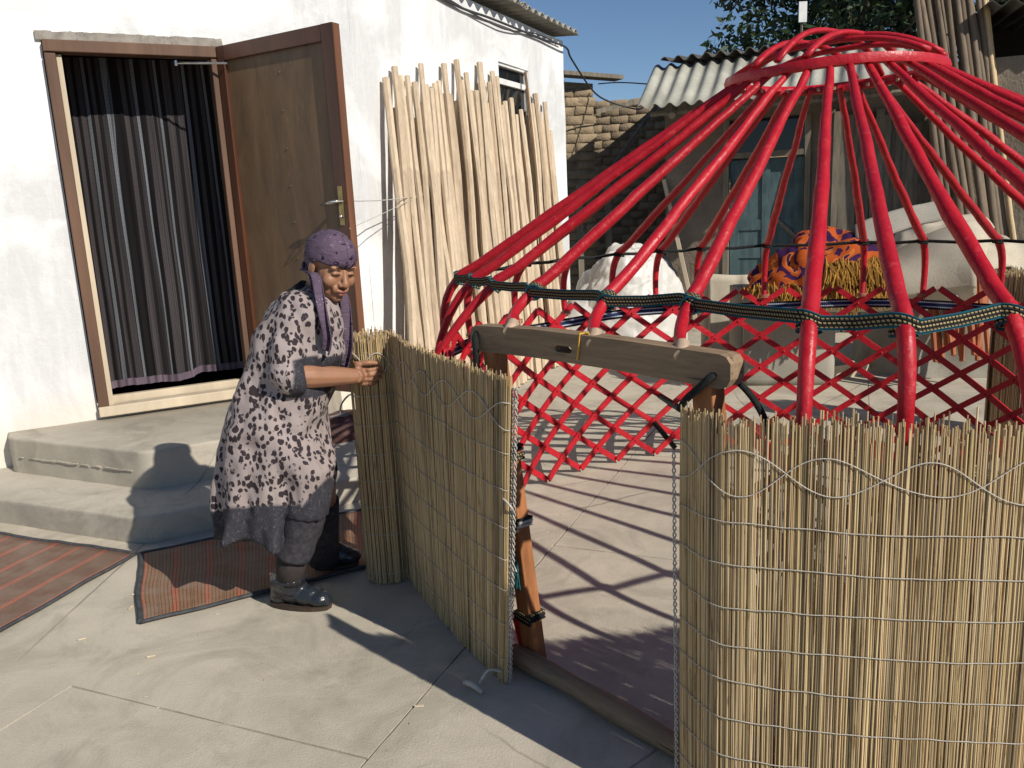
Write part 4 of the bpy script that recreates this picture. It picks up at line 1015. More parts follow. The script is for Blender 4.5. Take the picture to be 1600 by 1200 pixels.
m = crumple((tb.x - .48, tb.y - .05, 0), (.34, .3, .60), folds, 50, 30, seed=6.1); o2 = m.build('white_sack', plain('dull_sack', (.5, .48, .44), .6, .2, 4, .3, 20, co='World', bd=.02), smooth=True)
tag(o2, 'smaller dull grey white sack left of the large white one', 'sack')
M_black = plain('black_plastic', (.02, .022, .028), .3, .3, 6, .4, 20, bd=.02)
m = crumple((tb.x + .22, tb.y + .45, .62), (.34, .24, .42), folds, 40, 24, zmin=.55, seed=4); o = m.build('black_bag', M_black, smooth=True); tag(o, 'black plastic bag slumped behind the large white sack', 'bag')
def felt_mat(name, col):
    t = NT(name); c = t.co('World'); k = t.ramp(t.noise(c, 3, 6, .65), [(.3, mul(col, .75)), (.7, mul(col, 1.08))]); k = t.mix(t.ramp(t.noise(c, 90, 4, .7), [(.4, .3), (.65, 0)]), k, mul(col, .6))
    k = t.mix(t.ramp(t.noise(c, 14, 5, .7), [(.62, 0), (.72, .4)]), k, mul(col, .45)); return t.out(k, .95, t.bump(t.noise(c, 130, 4), .5, .006), .1)
M_felt = felt_mat('white_felt', (.55, .485, .375)); M_felt2 = felt_mat('grey_felt', (.36, .335, .28))
# folded felt standing on end
def felt_block(name, label, c, dx, w, h, th, mat, seed, turns=3):
    # a sheet folded back and forth, standing upright: serpentine outline, extruded
    dx = Vector(dx).normalized(); dy = Vector((-dx.y, dx.x, 0)); pts = []; lay = th / turns
    for k in range(turns):
        y = (k + .5) * lay - th / 2; a, b = (-w / 2, w / 2) if k % 2 == 0 else (w / 2, -w / 2)
        for j in range(9): pts.append((a + (b - a) * j / 8, y + .012 * nz((j * .7, k, seed))))
        if k < turns - 1:
            for j in range(1, 5): an = -math.pi / 2 + math.pi * j / 5; pts.append((b + (1 if b > 0 else -1) * lay * .5 * math.cos(an), y + lay / 2 + lay * .5 * math.sin(an)))
    m = MB()
    def f(a, b):
        x = a * (len(pts) - 1); i = min(int(x), len(pts) - 2); q = x - i; px = pts[i][0] * (1 - q) + pts[i + 1][0] * q; py = pts[i][1] * (1 - q) + pts[i + 1][1] * q
        z = h * b * (1 + .05 * nz((px * 3, py * 3, seed + 3))); lean = .05 * b * b * nz((px * 2, 1, seed)) ; return Vector(c) + dx * px + dy * (py + lean + .015 * nz((px * 5, z * 4, seed))) + Vector((0, 0, z))
    m.grid(f, (len(pts) - 1) * 2, 14); o = m.build(name, mat, smooth=True, solid=lay * .72); tag(o, label, 'felt'); return o
fb = G(1232, 604); felt_block('folded_felt', 'thick folded piece of grey felt standing on end behind the lattice', fb + Vector((0, .2, 0)), azd(100), .62, .80, .34, M_felt2, 1)
fb2 = G(1150, 588); felt_block('folded_felt', 'narrow folded pale felt standing left of the thicker felt', fb2 + Vector((0, .35, 0)), azd(100), .30, .84, .22, M_felt, 5)
# draped felt heap
hc = atY(1480, 470, 6.7); hc.z = 0
def drape(d, s): p = d * 1.6 + Vector((s, 0, 0)); return .10 * nz(p) + .075 * math.sin(math.atan2(d.y, d.x) * 5 + d.z * 3 + s) * (1 - d.z) + .05 * (1 - 2 * abs(nz(p * 2.2)))
m = crumple((hc.x + .25, hc.y + .35, 0), (.78, .60, 1.10), drape, 80, 40, seed=1.4); o = m.build('felt_heap', M_felt2, smooth=True); tag(o, 'big heap of folded white felt sheets behind the right part of the yurt', 'felt')
def drape_sheet(cx, cy, wx, wy, rot, k0, mat, seed):
    m = MB()
    def f(a, b):
        x = (a - .5) * wx; y = (b - .5) * wy; x, y = x * math.cos(rot) - y * math.sin(rot) + cx, x * math.sin(rot) + y * math.cos(rot) + cy
        th = math.atan2(y, x); rho = math.hypot(x, y); ph = min(rho / 1.0, 1.52); d_ = Vector((math.sin(ph) * math.cos(th), math.sin(ph) * math.sin(th), math.cos(ph)))
        k = k0 + drape(d_, 1.4) + .05 * nz((a * 3, b * 3, seed)) + .035 * math.sin(th * 6 + seed) * max(0, ph - .5); p = Vector((d_.x * .80 * k, d_.y * .62 * k, d_.z * 1.12 * k)); return p + Vector((hc.x + .25, hc.y + .35, -max(0, rho - 1.52) * .5))
    m.grid(f, 48, 36); return m.build('felt_layer', mat, o, smooth=True, solid=.022)
drape_sheet(.25, -.1, 1.5, 1.2, .35, 1.06, M_felt, 2); drape_sheet(-.30, -.25, .9, 1.0, -.5, 1.11, M_felt, 6)
# loosely rolled sheet in front of the heap, open end to the left
a_ = atY(1292, 462, 6.35); b_ = atY(1500, 418, 6.15); ax = (b_ - a_); Lr = ax.length; ax.normalize(); upv = Vector((0, 0, 1)); sv_ = ax.cross(upv).normalized(); up2 = sv_.cross(ax)
m = MB()
def cone(a, b):
    th = -.4 + a * 2 * math.pi * 1.18; r = (.115 + .20 * b) * (1 - .10 * a) + .012 * math.sin(a * 9 + b * 5); wv = .03 * nz((a * 4, b * 3, 2)); return a_ + ax * (b * Lr + .05 * math.sin(th * 2) * (1 - b)) + (sv_ * math.cos(th) * 1.15 + up2 * math.sin(th)) * (r + wv)
m.grid(cone, 64, 30); o = m.build('felt_roll', M_felt, smooth=True, solid=.016); tag(o, 'loosely rolled white felt sheet with its open end facing left', 'felt')
m = MB(); f0 = atY(1338, 400, 6.1); f1 = atY(1475, 352, 6.1)
def flap(a, b):
    p = f0.lerp(f1, a) + Vector((0, 0, .04)) + Vector((.02, .10, .18)) * b * (1 - .3 * a); p.z += .03 * math.sin(a * 3) + .015 * nz((a * 5, b * 5, 3)); return p
m.grid(flap, 24, 8); o = m.build('felt_flap', M_felt2, smooth=True, solid=.02); tag(o, 'flat grey felt strip folded over the top of the white felt roll', 'felt')
m = MB(); w0 = atY(1500, 395, 5.95)
m.tube(catmull([w0 + Vector((-.1, .05, .04)), w0, w0 + Vector((-.06, -.02, -.14)), w0 + Vector((-.03, -.05, -.30)), w0 + Vector((.06, -.05, -.42))]), .006, 5); o = m.build('white_rope', M_cord, smooth=True); tag(o, 'white rope hanging down from the felt roll', 'rope')
# orange-brown sticks under the felt
M_stick = stake_mat('orange_brown_stick', (.40, .13, .055))
for i in range(15):
    t = i / 14; tp2 = atY(1452 + 92 * t + random.uniform(-5, 5), 442 - 8 * t + random.uniform(-8, 8), 6.25 + .25 * (i % 3) * .5); bt2 = atY(1462 + 86 * t + random.uniform(-10, 10), 556 + random.uniform(-16, 12), 6.0 + .2 * (i % 3) * .5)
    bt2.z = max(bt2.z, .02); m = MB(); m.tube([bt2, bt2.lerp(tp2, .5) + Vector((random.gauss(0, .01), 0, 0)), tp2], [.017, .022, .022], 7)
    tag(m.build('orange_stick', M_stick, smooth=True, auto=50), 'orange brown painted stick sticking out under the felt heap', 'stick', 'orange brown sticks under the felt')
# patterned blanket with fringe, thrown over the felt
def swirl_mat():
    t = NT('orange_purple_cloth'); c = t.co('Object'); n1 = t.noise(c, 4.2, 1.5, .4, 2.6)
    k = t.ramp(n1, [(0, (.035, .008, .05)), (.40, (.035, .008, .05)), (.43, (.40, .075, .012)), (.56, (.40, .075, .012)), (.60, (.50, .14, .03)), (.66, (.035, .008, .05))], 'CONSTANT')
    return t.out(k, .85, t.bump(t.noise(c, 120, 3), .3, .004), .2)
M_swirl = swirl_mat(); M_fringe = plain('ochre_fringe', (.34, .175, .03), .9, .35, 40, .5, 200)
bcn = atY(1272, 428, 6.3)
def bunch(d, sd): p = d * 1.7 + Vector((sd, 0, 0)); vd, _v = noise.voronoi(p * 1.3); return .22 * (vd[1] - vd[0]) + .12 * nz(p) + .30 * d.x * max(0, d.z) + .05 * (1 - 2 * abs(nz(p * 3)))
m = crumple((bcn.x, bcn.y, bcn.z - .12), (.45, .28, .40), bunch, 80, 44, zmin=bcn.z - .13, seed=3.7, rot=-.15); bl_ = m.build('patterned_blanket', M_swirl, smooth=True); tag(bl_, 'orange and dark purple blanket with ochre fringe lying on the felt', 'blanket')
bv = [v for v in m.v]; m = MB()
rows_f = [[p for p in bv if bcn.z - .125 < p[2] < bcn.z - .05 and p[1] < bcn.y + .02], [p for p in bv if bcn.z + .04 < p[2] < bcn.z + .12 and p[0] > bcn.x - .02 and p[1] < bcn.y - .02]]
for i in range(760):
    p = Vector(random.choice(rows_f[0] if i % 5 < 2 else rows_f[1])) + Vector((random.gauss(0, .02), -.012, random.gauss(0, .012))); L_ = random.uniform(.08, .17); dx_ = random.gauss(0, .03)
    m.tube([p, p + Vector((dx_ * .4, -.035, -L_ * .35)), p + Vector((dx_, -.05 + random.gauss(0, .012), -L_))], [.006, .008, .005], 4)
kind(m.build('fringe', M_fringe, bl_), 'stuff')
# upright reed screen beyond, at the right edge
R2 = atY(1610, 600, 4.75); R2.z = 0
roll2 = tag(empty('rolled_reed_screen', R2), 'rolled reed screen standing behind the yurt at the right edge', 'reed roll')
sp2 = []
for i in range(900):
    a = i * .05; r = .10 + .0035 * a
    if r > .22: break
    sp2.append(R2 + Vector((math.cos(a) * r, math.sin(a) * r, 0)))
sp2 = resample(sp2, .009); tops2 = [p + Vector((0, 0, 1.0)) for p in sp2]; reeds(sp2, tops2, roll2, r=.0038, zvar=.02, dark=.85)
o2i = [i for i in range(len(sp2)) if (sp2[i] - R2).length > .17]
for z in (.8, .6, .4, .2): twine([sp2[i] + Vector((0, 0, z)) + (sp2[i] - R2).normalized() * .006 for i in o2i], roll2)
# wooden trough and planks on the ground
tc_ = G(1300, 588); m = MB(); dT = azd(75); nT = Vector((dT.y, -dT.x, 0)); rings = []
for i in range(13):
    x = -1 + 2 * i / 12; w = .13 * (1 - abs(x) ** 3 * .6); hgt = .115 * (1 - abs(x) ** 3 * .35); c_ = tc_ + dT * x * .33
    rings.append([c_ + nT * w * .75 + Vector((0, 0, .0)), c_ + nT * w + Vector((0, 0, hgt)), c_ + nT * w * .82 + Vector((0, 0, hgt)), c_ + nT * w * .6 + Vector((0, 0, .035)), c_ - nT * w * .6 + Vector((0, 0, .035)), c_ - nT * w * .82 + Vector((0, 0, hgt)), c_ - nT * w + Vector((0, 0, hgt)), c_ - nT * w * .75])
m.loft(rings); tag(m.build('wooden_trough', M_cream, smooth=True, auto=40), 'shallow carved wooden trough lying on the yard beside the felt', 'trough')
for k, (u, v) in enumerate(((1070, 556), (1385, 545))):
    p = G(u, v); m = MB(); m.bar(p + azd(70) * -.3 + Vector((0, 0, .02)), p + azd(70) * .4 + Vector((0, 0, .03)), .14, .035); tag(m.build('loose_board', M_cream, bevel=.004), ('short pale board on the ground below the white sack', 'short pale board on the ground below the felt roll')[k], 'board')
# bag and clothes on the step
M_bag = plain('brown_bag_cloth', (.12, .055, .045), .6, .4, 10, .4, 40, bd=.01); M_bagg = plain('grey_strap', (.22, .22, .22), .6, .3, 20, .2, 60)
bc = G(540, 682, .138); bc.z = .138
m = crumple(bc, (.24, .13, .17), folds, 48, 26, zmin=.139, seed=8.2, rot=.5); bag = m.build('cloth_bag', M_bag, smooth=True); tag(bag, 'crumpled brown bag lying on the low step behind the woman', 'bag')
m = MB(); m.ribbon(catmull([bc + Vector((-.02, -.04, .14)), bc + Vector((.0, -.02, .22)), bc + Vector((.06, 0, .27)), bc + Vector((.10, .02, .2)), bc + Vector((.12, .02, .13))]), Vector((.3, -.9, 0)), .03, .005); m.build('strap', M_bagg, bag, smooth=True)
m = MB(); m.ribbon(catmull([bc + Vector((-.22, -.02, .06)), bc + Vector((-.16, -.05, .12)), bc + Vector((-.06, -.07, .14)), bc + Vector((.04, -.07, .16))]), Vector((.2, -.4, .9)), .035, .008); m.build('strap', M_bagg, bag, smooth=True)

# ================================================================ cables
M_wire = plain('grey_cable', (.05, .05, .055), .6, .2, 10, 0)
def wire(name, pts, r, label):
    m = MB(); m.tube(catmull(pts), r, 5); tag(m.build(name, M_wire, smooth=True), label, 'cable')
cB = lambda u, v, o=.03: onplane(u, v, K + NB * o, NB)
wire('cable', [cB(676, -12), cB(720, 12), cB(765, 28), cB(815, 48), cB(850, 62), cB(884, 74, .06), atY(893, 92, 9.8), atY(925, 140, 10.6), atY(950, 158, 11), atY(990, 170, 11), Sh(sE + .05, zE, OV - .05)], .011, 'thick cable running along the house wall and over to the shed roof')
wire('cable', [cB(690, -8), cB(740, 22), cB(790, 46), cB(835, 52), cB(876, 70)], .007, 'thin second cable sagging under the thick one on the house wall')
wire('cable', [atY(935, 131, 11.2), atY(975, 129, 10.8), Sh(sE + .2, zE + .30, OV - .9)], .008, 'thin cable crossing the sky from adobe pier to shed roof')

# ================================================================ tree behind the shed
M_leaf = NT('dark_leaf'); _k = M_leaf.ramp(M_leaf.noise(M_leaf.co('World'), 2.5, 3), [(.3, (.016, .032, .011)), (.7, (.038, .068, .022))]); M_leaf = M_leaf.out(_k, .5, None, .35)
M_trunk = plain('tree_bark', (.10, .08, .06), .95, .4, 8, .8, 20, bd=.03)
TB = atY(1330, 300, 15.5); TB.z = 0
tree = tag(empty('walnut_tree', TB), 'dark leafy tree standing behind the shed roof', 'tree')
m = MB(); m.tube([TB, TB + Vector((.05, 0, 1.2)), TB + Vector((-.05, .1, 2.4)), TB + Vector((0, .1, 3.4))], [.26, .21, .18, .14], 10); trk = m.build('trunk', M_trunk, tree, smooth=True)
CC = Vector((TB.x + .3, TB.y + .2, 5.3)); cl = []
rt = random.Random(5)
for i in range(46):
    while True:
        d = Vector((rt.uniform(-1, 1), rt.uniform(-1, 1), rt.uniform(-1, 1)))
        if .35 < d.length < 1: break
    cl.append((CC + Vector((d.x * 2.9, d.y * 2.4, d.z * 2.2)), rt.uniform(.5, .95)))
for (c_, r_) in cl[::4]:
    m = MB(); st_ = TB + Vector((0, .1, rt.uniform(2.2, 3.4))); m.tube([st_, st_.lerp(c_, .5) + Vector((0, 0, .2)), c_], [.07, .04, .015], 6); m.build('limb', M_trunk, tree, smooth=True)
rn = np.random.default_rng(3); V = []; Fs = []
for c_, r_ in cl:
    n = int(620 * r_)
    d = rn.normal(size=(n, 3)); d /= np.linalg.norm(d, axis=1)[:, None]; p = np.array(c_) + d * (r_ * rn.random(n)[:, None] ** .45) * np.array([1, 1, .8])
    for q in p:
        u_ = rn.normal(size=3); u_ /= np.linalg.norm(u_); w_ = np.cross(u_, rn.normal(size=3)); w_ /= np.linalg.norm(w_); s = rn.uniform(.06, .11); k = len(V)
        V += [tuple(q - u_ * s), tuple(q + w_ * s * .42), tuple(q + u_ * s), tuple(q - w_ * s * .42)]; Fs.append((k, k + 1, k + 2, k + 3))
m = MB(); m.v = V; m.f = Fs; kind(m.build('crown', M_leaf, tree), 'stuff')

# ================================================================ the woman
def union(name, mb, voxel, mat, parent, smooth=3, post=None):
    me = mb.mesh(name + '_raw', (0, 0, 0)); o = bpy.data.objects.new(name + '_raw', me); COL.objects.link(o)
    md = o.modifiers.new('r', 'REMESH'); md.mode = 'VOXEL'; md.voxel_size = voxel; md.adaptivity = 0
    sm = o.modifiers.new('s', 'SMOOTH'); sm.iterations = smooth; sm.factor = .5
    bpy.context.view_layer.update(); dg = bpy.context.evaluated_depsgraph_get()
    m2 = bpy.data.meshes.new_from_object(o.evaluated_get(dg)); bpy.data.objects.remove(o); bpy.data.meshes.remove(me)
    co = np.empty(len(m2.vertices) * 3); m2.vertices.foreach_get('co', co); co = co.reshape(-1, 3)
    if post is not None: co = post(m2, co)
    lo, hi = co.min(0), co.max(0); org = (lo + hi) / 2
    m2.vertices.foreach_set('co', (co - org).ravel()); m2.update(); m2.polygons.foreach_set('use_smooth', [True] * len(m2.polygons))
    m2.name = name; m2.materials.clear(); m2.materials.append(mat)
    ob = bpy.data.objects.new(name, m2); COL.objects.link(ob); ob.location = Vector(org)
    if parent is not None: attach(ob, parent)
    return ob
def skin_mat():
    t = NT('skin'); c = t.co('Object'); col = (.31, .155, .088)
    k = t.ramp(t.noise(c, 14, 5, .6), [(.3, mul(col, .86)), (.7, mul(col, 1.08))]); k = t.mix(t.ramp(t.noise(c, 45, 3), [(.5, 0), (.75, .215)]), k, (.42, .15, .09))
    t.b.inputs['Subsurface Weight'].default_value = .12; t.b.inputs['Subsurface Radius'].default_value = (.012, .004, .002)
    return t.out(k, .5, t.bump(t.noise(c, 160, 3), .12, .002), .4)
M_skin = skin_mat()
woman = tag(empty('person', G(455, 945)), 'stooping woman in leopard print dress and purple headscarf holding a reed roll', 'person')
# ---- head frame
HC = atY(517, 414, 3.09); f_az, f_p = math.radians(135), math.radians(20)
fv = Vector((math.sin(f_az) * math.cos(f_p), math.cos(f_az) * math.cos(f_p), -math.sin(f_p))); uv_ = Vector((0, 0, 1)); uv_ = Matrix.Rotation(math.radians(-6), 3, fv) @ (uv_ - fv * uv_.dot(fv)).normalized(); rv = fv.cross(uv_)
HM = Matrix((rv, fv, uv_)).transposed()
def hd(x, y, z): return HC + HM @ Vector((x, y, z))
b = MB()
b.ball(hd(0, -.012, .030), (.077, .096, .086), HM); b.ball(hd(0, .030, -.025), (.068, .062, .080), HM); b.ball(hd(0, .042, -.078), (.050, .046, .038), HM); b.ball(hd(0, .074, -.098), (.022, .018, .018), HM)
for s in (-1, 1):
    b.ball(hd(s * .040, .062, -.036), (.029, .026, .027), HM); b.ball(hd(s * .031, .079, -.004), (.018, .012, .0105), HM); b.ball(hd(s * .013, .098, -.043), (.0095, .010, .008), HM)
    b.ball(hd(s * .078, -.004, -.012), (.009, .018, .030), HM); b.ball(hd(s * .034, .078, .018), (.024, .013, .009), HM); b.ball(hd(s * .022, .084, -.062), (.014, .012, .016), HM)
b.tube([hd(0, .084, .012), hd(0, .094, -.012), hd(0, .107, -.036)], [.008, .010, .0125], 8); b.ball(hd(0, .108, -.039), (.0125, .011, .010), HM)
b.ball(hd(0, .094, -.066), (.024, .010, .0065), HM); b.ball(hd(0, .092, -.077), (.020, .010, .007), HM)
nb = atY(478, 470, 3.14)
b.tube([hd(0, -.015, -.05), hd(0, -.05, -.13), nb], [.052, .054, .062], 12)
# torso core, legs
pel = atY(425, 690, 3.14); che = atY(462, 520, 3.13)
b.tube([nb, che, atY(445, 610, 3.13), pel], [.07, .13, .13, .14], 14)
nsh, nel, nwr = atY(462, 486, 3.0), atY(452, 588, 2.92), atY(557, 588, 3.07)
fsh, fel, fwr = atY(500, 486, 3.215), atY(520, 545, 3.40), atY(569, 556, 3.35)
b.tube([che, nsh], [.07, .055], 10); b.tube([che, fsh], [.07, .055], 10)
b.tube([nsh, nsh.lerp(nel, .5), nel], [.055, .05, .045], 12); b.tube([nel, nel.lerp(nwr, .3), nel.lerp(nwr, .75), nwr], [.046, .046, .036, .029], 12); b.ball(nel, .046)
b.tube([fsh, fel], [.055, .044], 10); b.ball(fel, .045); b.tube([fel, fel.lerp(fwr, .35), fwr], [.045, .043, .029], 12)
nkn, nan = atY(486, 752, 2.985), atY(455, 905, 3.01); fkn, fan = atY(500, 745, 3.215), atY(505, 866, 3.33)
b.tube([pel, nkn], [.10, .07], 12); b.tube([nkn, nkn.lerp(nan, .35), nan], [.065, .062, .042], 12); b.tube([pel, fkn], [.10, .07], 12); b.tube([fkn, fkn.lerp(fan, .35), fan], [.065, .062, .042], 12)
# hands: fingers wrap the reed roll
def cyl(ph, z, r=.112): a = math.radians(ph - 90); return Vector((RC.x + r * math.cos(a), RC.y + r * math.sin(a), z))
def hand(wr, ph0, sgn, z0, dz):
    # ph0: angle on the roll where the knuckles sit, sgn: direction in which the fingers run
    kn = []
    for i, (L, zz, bend) in enumerate(((36, .028, .026), (40, .009, .028), (36, -.0105, .027), (27, -.029, .022))):
        k0 = cyl(ph0 + sgn * (2 - i), z0 + zz, .122); kn.append(k0)
        b.tube([wr.lerp(k0, .215), wr.lerp(k0, .65) + (k0 - RC).normalized() * .004, k0], [.013, .0125, .0098], 8)
        p1 = cyl(ph0 + sgn * L * .48, z0 + zz + dz * .3, .108 + bend * .8); p2 = cyl(ph0 + sgn * L * .85, z0 + zz + dz * .6, .116); p3 = cyl(ph0 + sgn * L * 1.08, z0 + zz + dz * .8, .106)
        b.tube([k0, k0.lerp(p1, .5), p1], [.0088, .0082, .0080], 8); b.tube([p1, p2], [.0080, .0074], 8); b.tube([p2, p3], [.0074, .0064], 8); b.ball(p1, .0084, nu=8, nv=6); b.ball(p3, .0072, nu=8, nv=6)
    pc = (kn[0] + kn[3]) / 2; b.tube([wr, wr.lerp(pc, .5), wr.lerp(pc, .9)], [.027, .030, .026], 10, flat=.8)
    t0 = wr.lerp(kn[0], .35) + Vector((0, 0, .016)); t1 = cyl(ph0 - sgn * 4, z0 + .052, .132); t2 = cyl(ph0 + sgn * 17, z0 + .056, .124); t3 = cyl(ph0 + sgn * 31, z0 + .050, .113)
    b.tube([t0, t1], [.015, .0125], 8); b.ball(t1, .0128, nu=8, nv=6); b.tube([t1, t2], [.0122, .0108], 8); b.tube([t2, t3], [.0108, .0080], 8); b.ball(t3, .0082, nu=8, nv=6)
hz = atY(585, 588, 3.15).z
hand(nwr, -15, 1, hz, .0); hand(fwr, -118, -1, atY(575, 556, 3.33).z, .0)
body = union('body', b, .0038, M_skin, woman, 2)
# face details
M_lash = plain('dark_lash', (.02, .012, .010), .6, .2, 20, 0); M_brow = plain('brow_hair', (.035, .022, .016), .9, .2, 20, 0); M_lip = plain('lip', (.25, .098, .072), .45, .15, 30, 0)
for s in (-1, 1):
    m = MB(); m.tube([hd(s * x, y, z) for x, y, z in ((.017, .0885, -.0065), (.025, .0925, -.0035), (.033, .0915, -.0035), (.042, .0855, -.0060), (.047, .081, -.009))], [.0010, .0019, .0021, .0019, .001], 6); m.build('eye', M_lash, body, smooth=True)
    m = MB(); m.tube([hd(s * x, y, z) for x, y, z in ((.016, .0925, .017), (.028, .0935, .0215), (.040, .0885, .0215), (.051, .078, .015))], [.0013, .0022, .0020, .0009], 6); m.build('eyebrow', M_brow, body, smooth=True)
m = MB(); m.tube([hd(x, y, z) for x, y, z in ((-.023, .094, -.0735), (-.012, .1025, -.0715), (0, .1045, -.0722), (.012, .1025, -.0715), (.023, .094, -.0735))], [.001, .0016, .0018, .0016, .001], 6); m.build('mouth_line', plain('mouth_shadow', (.10, .03, .03), .6, .1, 20, 0), body, smooth=True)
m = MB(); m.ball(hd(0, .1005, -.0780), (.016, .0055, .0042), HM); m.ball(hd(0, .1005, -.0668), (.018, .0055, .0036), HM); kind(m.build('lips', M_lip, body, smooth=True), 'stuff')
m = MB(); m.ball(hd(.083, .004, -.046), .0058); m.build('earring', plain('pearl', (.75, .74, .70), .25, .1, 10, 0), body, smooth=True)
# ---- dress
Y0 = 3.12
rows = [(447, 470, 510, 3.13, .075), (456, 455, 519, 3.13, .125), (470, 438, 527, 3.12, .175), (490, 418, 534, 3.12, .20), (515, 402, 538, 3.12, .19), (545, 390, 537, 3.12, .185), (575, 380, 531, 3.12, .185), (605, 371, 521, 3.12, .21), (635, 364, 511, 3.12, .22), (660, 358, 509, 3.12, .235),
        (685, 353, 514, 3.12, .215), (710, 349, 519, 3.11, .215), (735, 346, 520, 3.11, .215), (760, 343, 517, 3.11, .215), (785, 341, 511, 3.11, .215), (808, 339, 506, 3.11, .215), (828, 337, 502, 3.11, .215), (843, 336, 499, 3.11, .215)]
d = MB(); NS = 96; rings = []
for k, (v, xl, xr, yy, hdp) in enumerate(rows):
    a = atY(xl, v, yy); c = atY(xr, v, yy); cen = (a + c) / 2; rx = (c - a).length / 2; ring = []; t = k / (len(rows) - 1); lowf = max(0, (t - .42) / .58)
    for i in range(NS):
        th = 2 * math.pi * i / NS; cs, sn = math.cos(th), math.sin(th); ex = .88
        px = rx * math.copysign(abs(cs) ** ex, cs); py = hdp * math.copysign(abs(sn) ** ex, sn)
        fold = lowf * (.024 * math.sin(9 * th + 1.2 + 1.0 * math.sin(t * 4)) + .010 * math.sin(17 * th + t * 3)) + .016 * nz((cs * 2 + 4, sn * 2, t * 5)) * (1 if k > 2 else 0)
        fold += .012 * math.sin(22 * t + 3 * th + 5 * nz((cs * 1.5, sn * 1.5, 3))) * max(0, 1 - abs(t - .38) / .2)
        fold -= .045 * max(0, (t - .75) / .25) * max(0, math.cos(th - math.radians(-150))) ** 6
        q = cen + Vector((px, py, 0)) * (1 + fold / max(rx, .1))
        if lowf > 0: q.z -= .06 * max(0, (t - .8) / .2) * max(0, math.cos(th - math.radians(-62))) ** 3
        q.z += .105 * max(0, (t - .45) / .55) * max(0, -sn)
        q.z += .012 * math.sin(7 * th) * max(0, (t - .85) / .15)
        ring.append(q)
    rings.append(ring)
d.loft(rings)
# thigh and knee pushing the cloth forward, rounded back, bust
d.tube([atY(440, 690, 3.02), atY(484, 742, 2.975), atY(478, 800, 2.985)], [.13, .098, .088], 16)
d.ball(atY(455, 505, 3.12), (.105, .155, .10)); d.ball(atY(505, 545, 3.10), (.085, .15, .09)); d.ball(nsh + Vector((.0, .04, .0)), .068)
# sleeves
ncf = nel.lerp(nwr, .15)
def crinkle_tube(path, rr, n=20, amp=.006, sd=0):
    path = catmull(path, 6); m_ = len(path); radii = []
    for i in range(m_):
        t = i / (m_ - 1) * (len(rr) - 1); k = min(int(t), len(rr) - 2); radii.append(rr[k] + (rr[k + 1] - rr[k]) * (t - k) + amp * math.sin(i * 1.5 + sd) * (.4 + .6 * i / m_))
    d.tube(path, radii, n)
crinkle_tube([nsh + Vector((-.02, .05, .03)), nsh, nsh.lerp(nel, .5) + Vector((-.01, -.012, 0)), nel + Vector((-.004, -.006, -.002)), ncf], [.055, .062, .062, .064, .058], sd=1)
fcf = fel.lerp(fwr, .42); crinkle_tube([fsh, fsh.lerp(fel, .5), fel, fcf], [.065, .068, .066, .058], sd=2)
hem_z = atY(420, 843, 3.11).z
def paint(me, co):
    n = len(co); w = np.zeros(n); w2 = np.zeros(n)
    bz = hem_z + .115 - .05 * np.clip((co[:, 0] + .78) / .2, -1, 1) + .012 * np.sin(co[:, 0] * 30)
    bz = np.where(co[:, 0] > -.80, hem_z + .10 + .16 * np.clip((co[:, 0] + .80) / .14, 0, 1), hem_z + .115) + .105 * np.clip((3.11 - co[:, 1]) / .215, 0, 1)
    w = np.clip((bz - co[:, 2]) / .008 + .5, 0, 1)
    for e, wr_ in ((nel, ncf), (fel, fcf)):
        ax_ = np.array((wr_ - e).normalized()); s_ = (co - np.array(e)) @ ax_; dist = np.linalg.norm(co - np.array(e) - np.outer(s_, ax_), axis=1)
        w = np.maximum(w, np.clip((s_ - (-.015)) / .012, 0, 1) * (dist < .080) * (s_ < .22) * (co[:, 2] > .8) * (co[:, 2] < 1.12))
    # cloth creases: fine directional displacement along the normal
    nr = np.empty(n * 3); me.vertices.foreach_get('normal', nr); nr = nr.reshape(-1, 3)
    cr = np.array([noise.noise(Vector((p[0] * 16 + p[2] * 4, p[1] * 9, p[2] * 5 - p[0] * 6))) + .6 * noise.noise(Vector((p[0] * 34 + p[2] * 8, p[1] * 20, p[2] * 9 - p[0] * 10))) for p in co])
    co = co + nr * (cr * .0085)[:, None]
    ca = me.color_attributes.new('Col', 'FLOAT_COLOR', 'POINT'); arr = np.ones((n, 4)); arr[:, 0] = w; arr[:, 1] = w; arr[:, 2] = w; ca.data.foreach_set('color', arr.ravel()); return co
def dress_mat():
    t = NT('leopard_print'); c = t.co('Object', (1, 1, .72)); dz = t.noise(c, 22, 3); cc = t.mix(.035, c, dz)
    nv = t.n('ShaderNodeTexNoise'); t.set(nv.inputs['Vector'], c); nv.inputs['Scale'].default_value = 30; nv.inputs['Detail'].default_value = 3
    cc = t.mix(.030, c, nv.outputs['Color'])
    vo = t.voro(cc, 48, rand=.8); spot = t.ramp(vo.outputs['Distance'], [(.41, 1), (.47, 0)])
    hole = t.ramp(t.noise(c, 55, 2), [(.62, 0), (.67, 1)]); spot = t.math('MULTIPLY', spot, t.math('SUBTRACT', 1.0, hole))
    base = t.ramp(t.noise(c, 5, 4), [(.3, (.28, .232, .222)), (.7, (.375, .315, .30))]); k = t.mix(spot, base, (.035, .026, .030))
    lace = t.ramp(t.noise(c, 75, 5, .7, 1.5), [(.46, (.035, .034, .042)), (.60, (.055, .053, .062)), (.70, (.17, .165, .18))])
    k = t.mix(t.attr(), k, lace)
    wv = t.noise(t.co('Object', (220, 220, 220)), 1.0, 2); return t.out(k, .85, t.bump(t.math('ADD', wv, t.math('MULTIPLY', t.noise(c, 25, 4), .8)), .25, .004), .15)
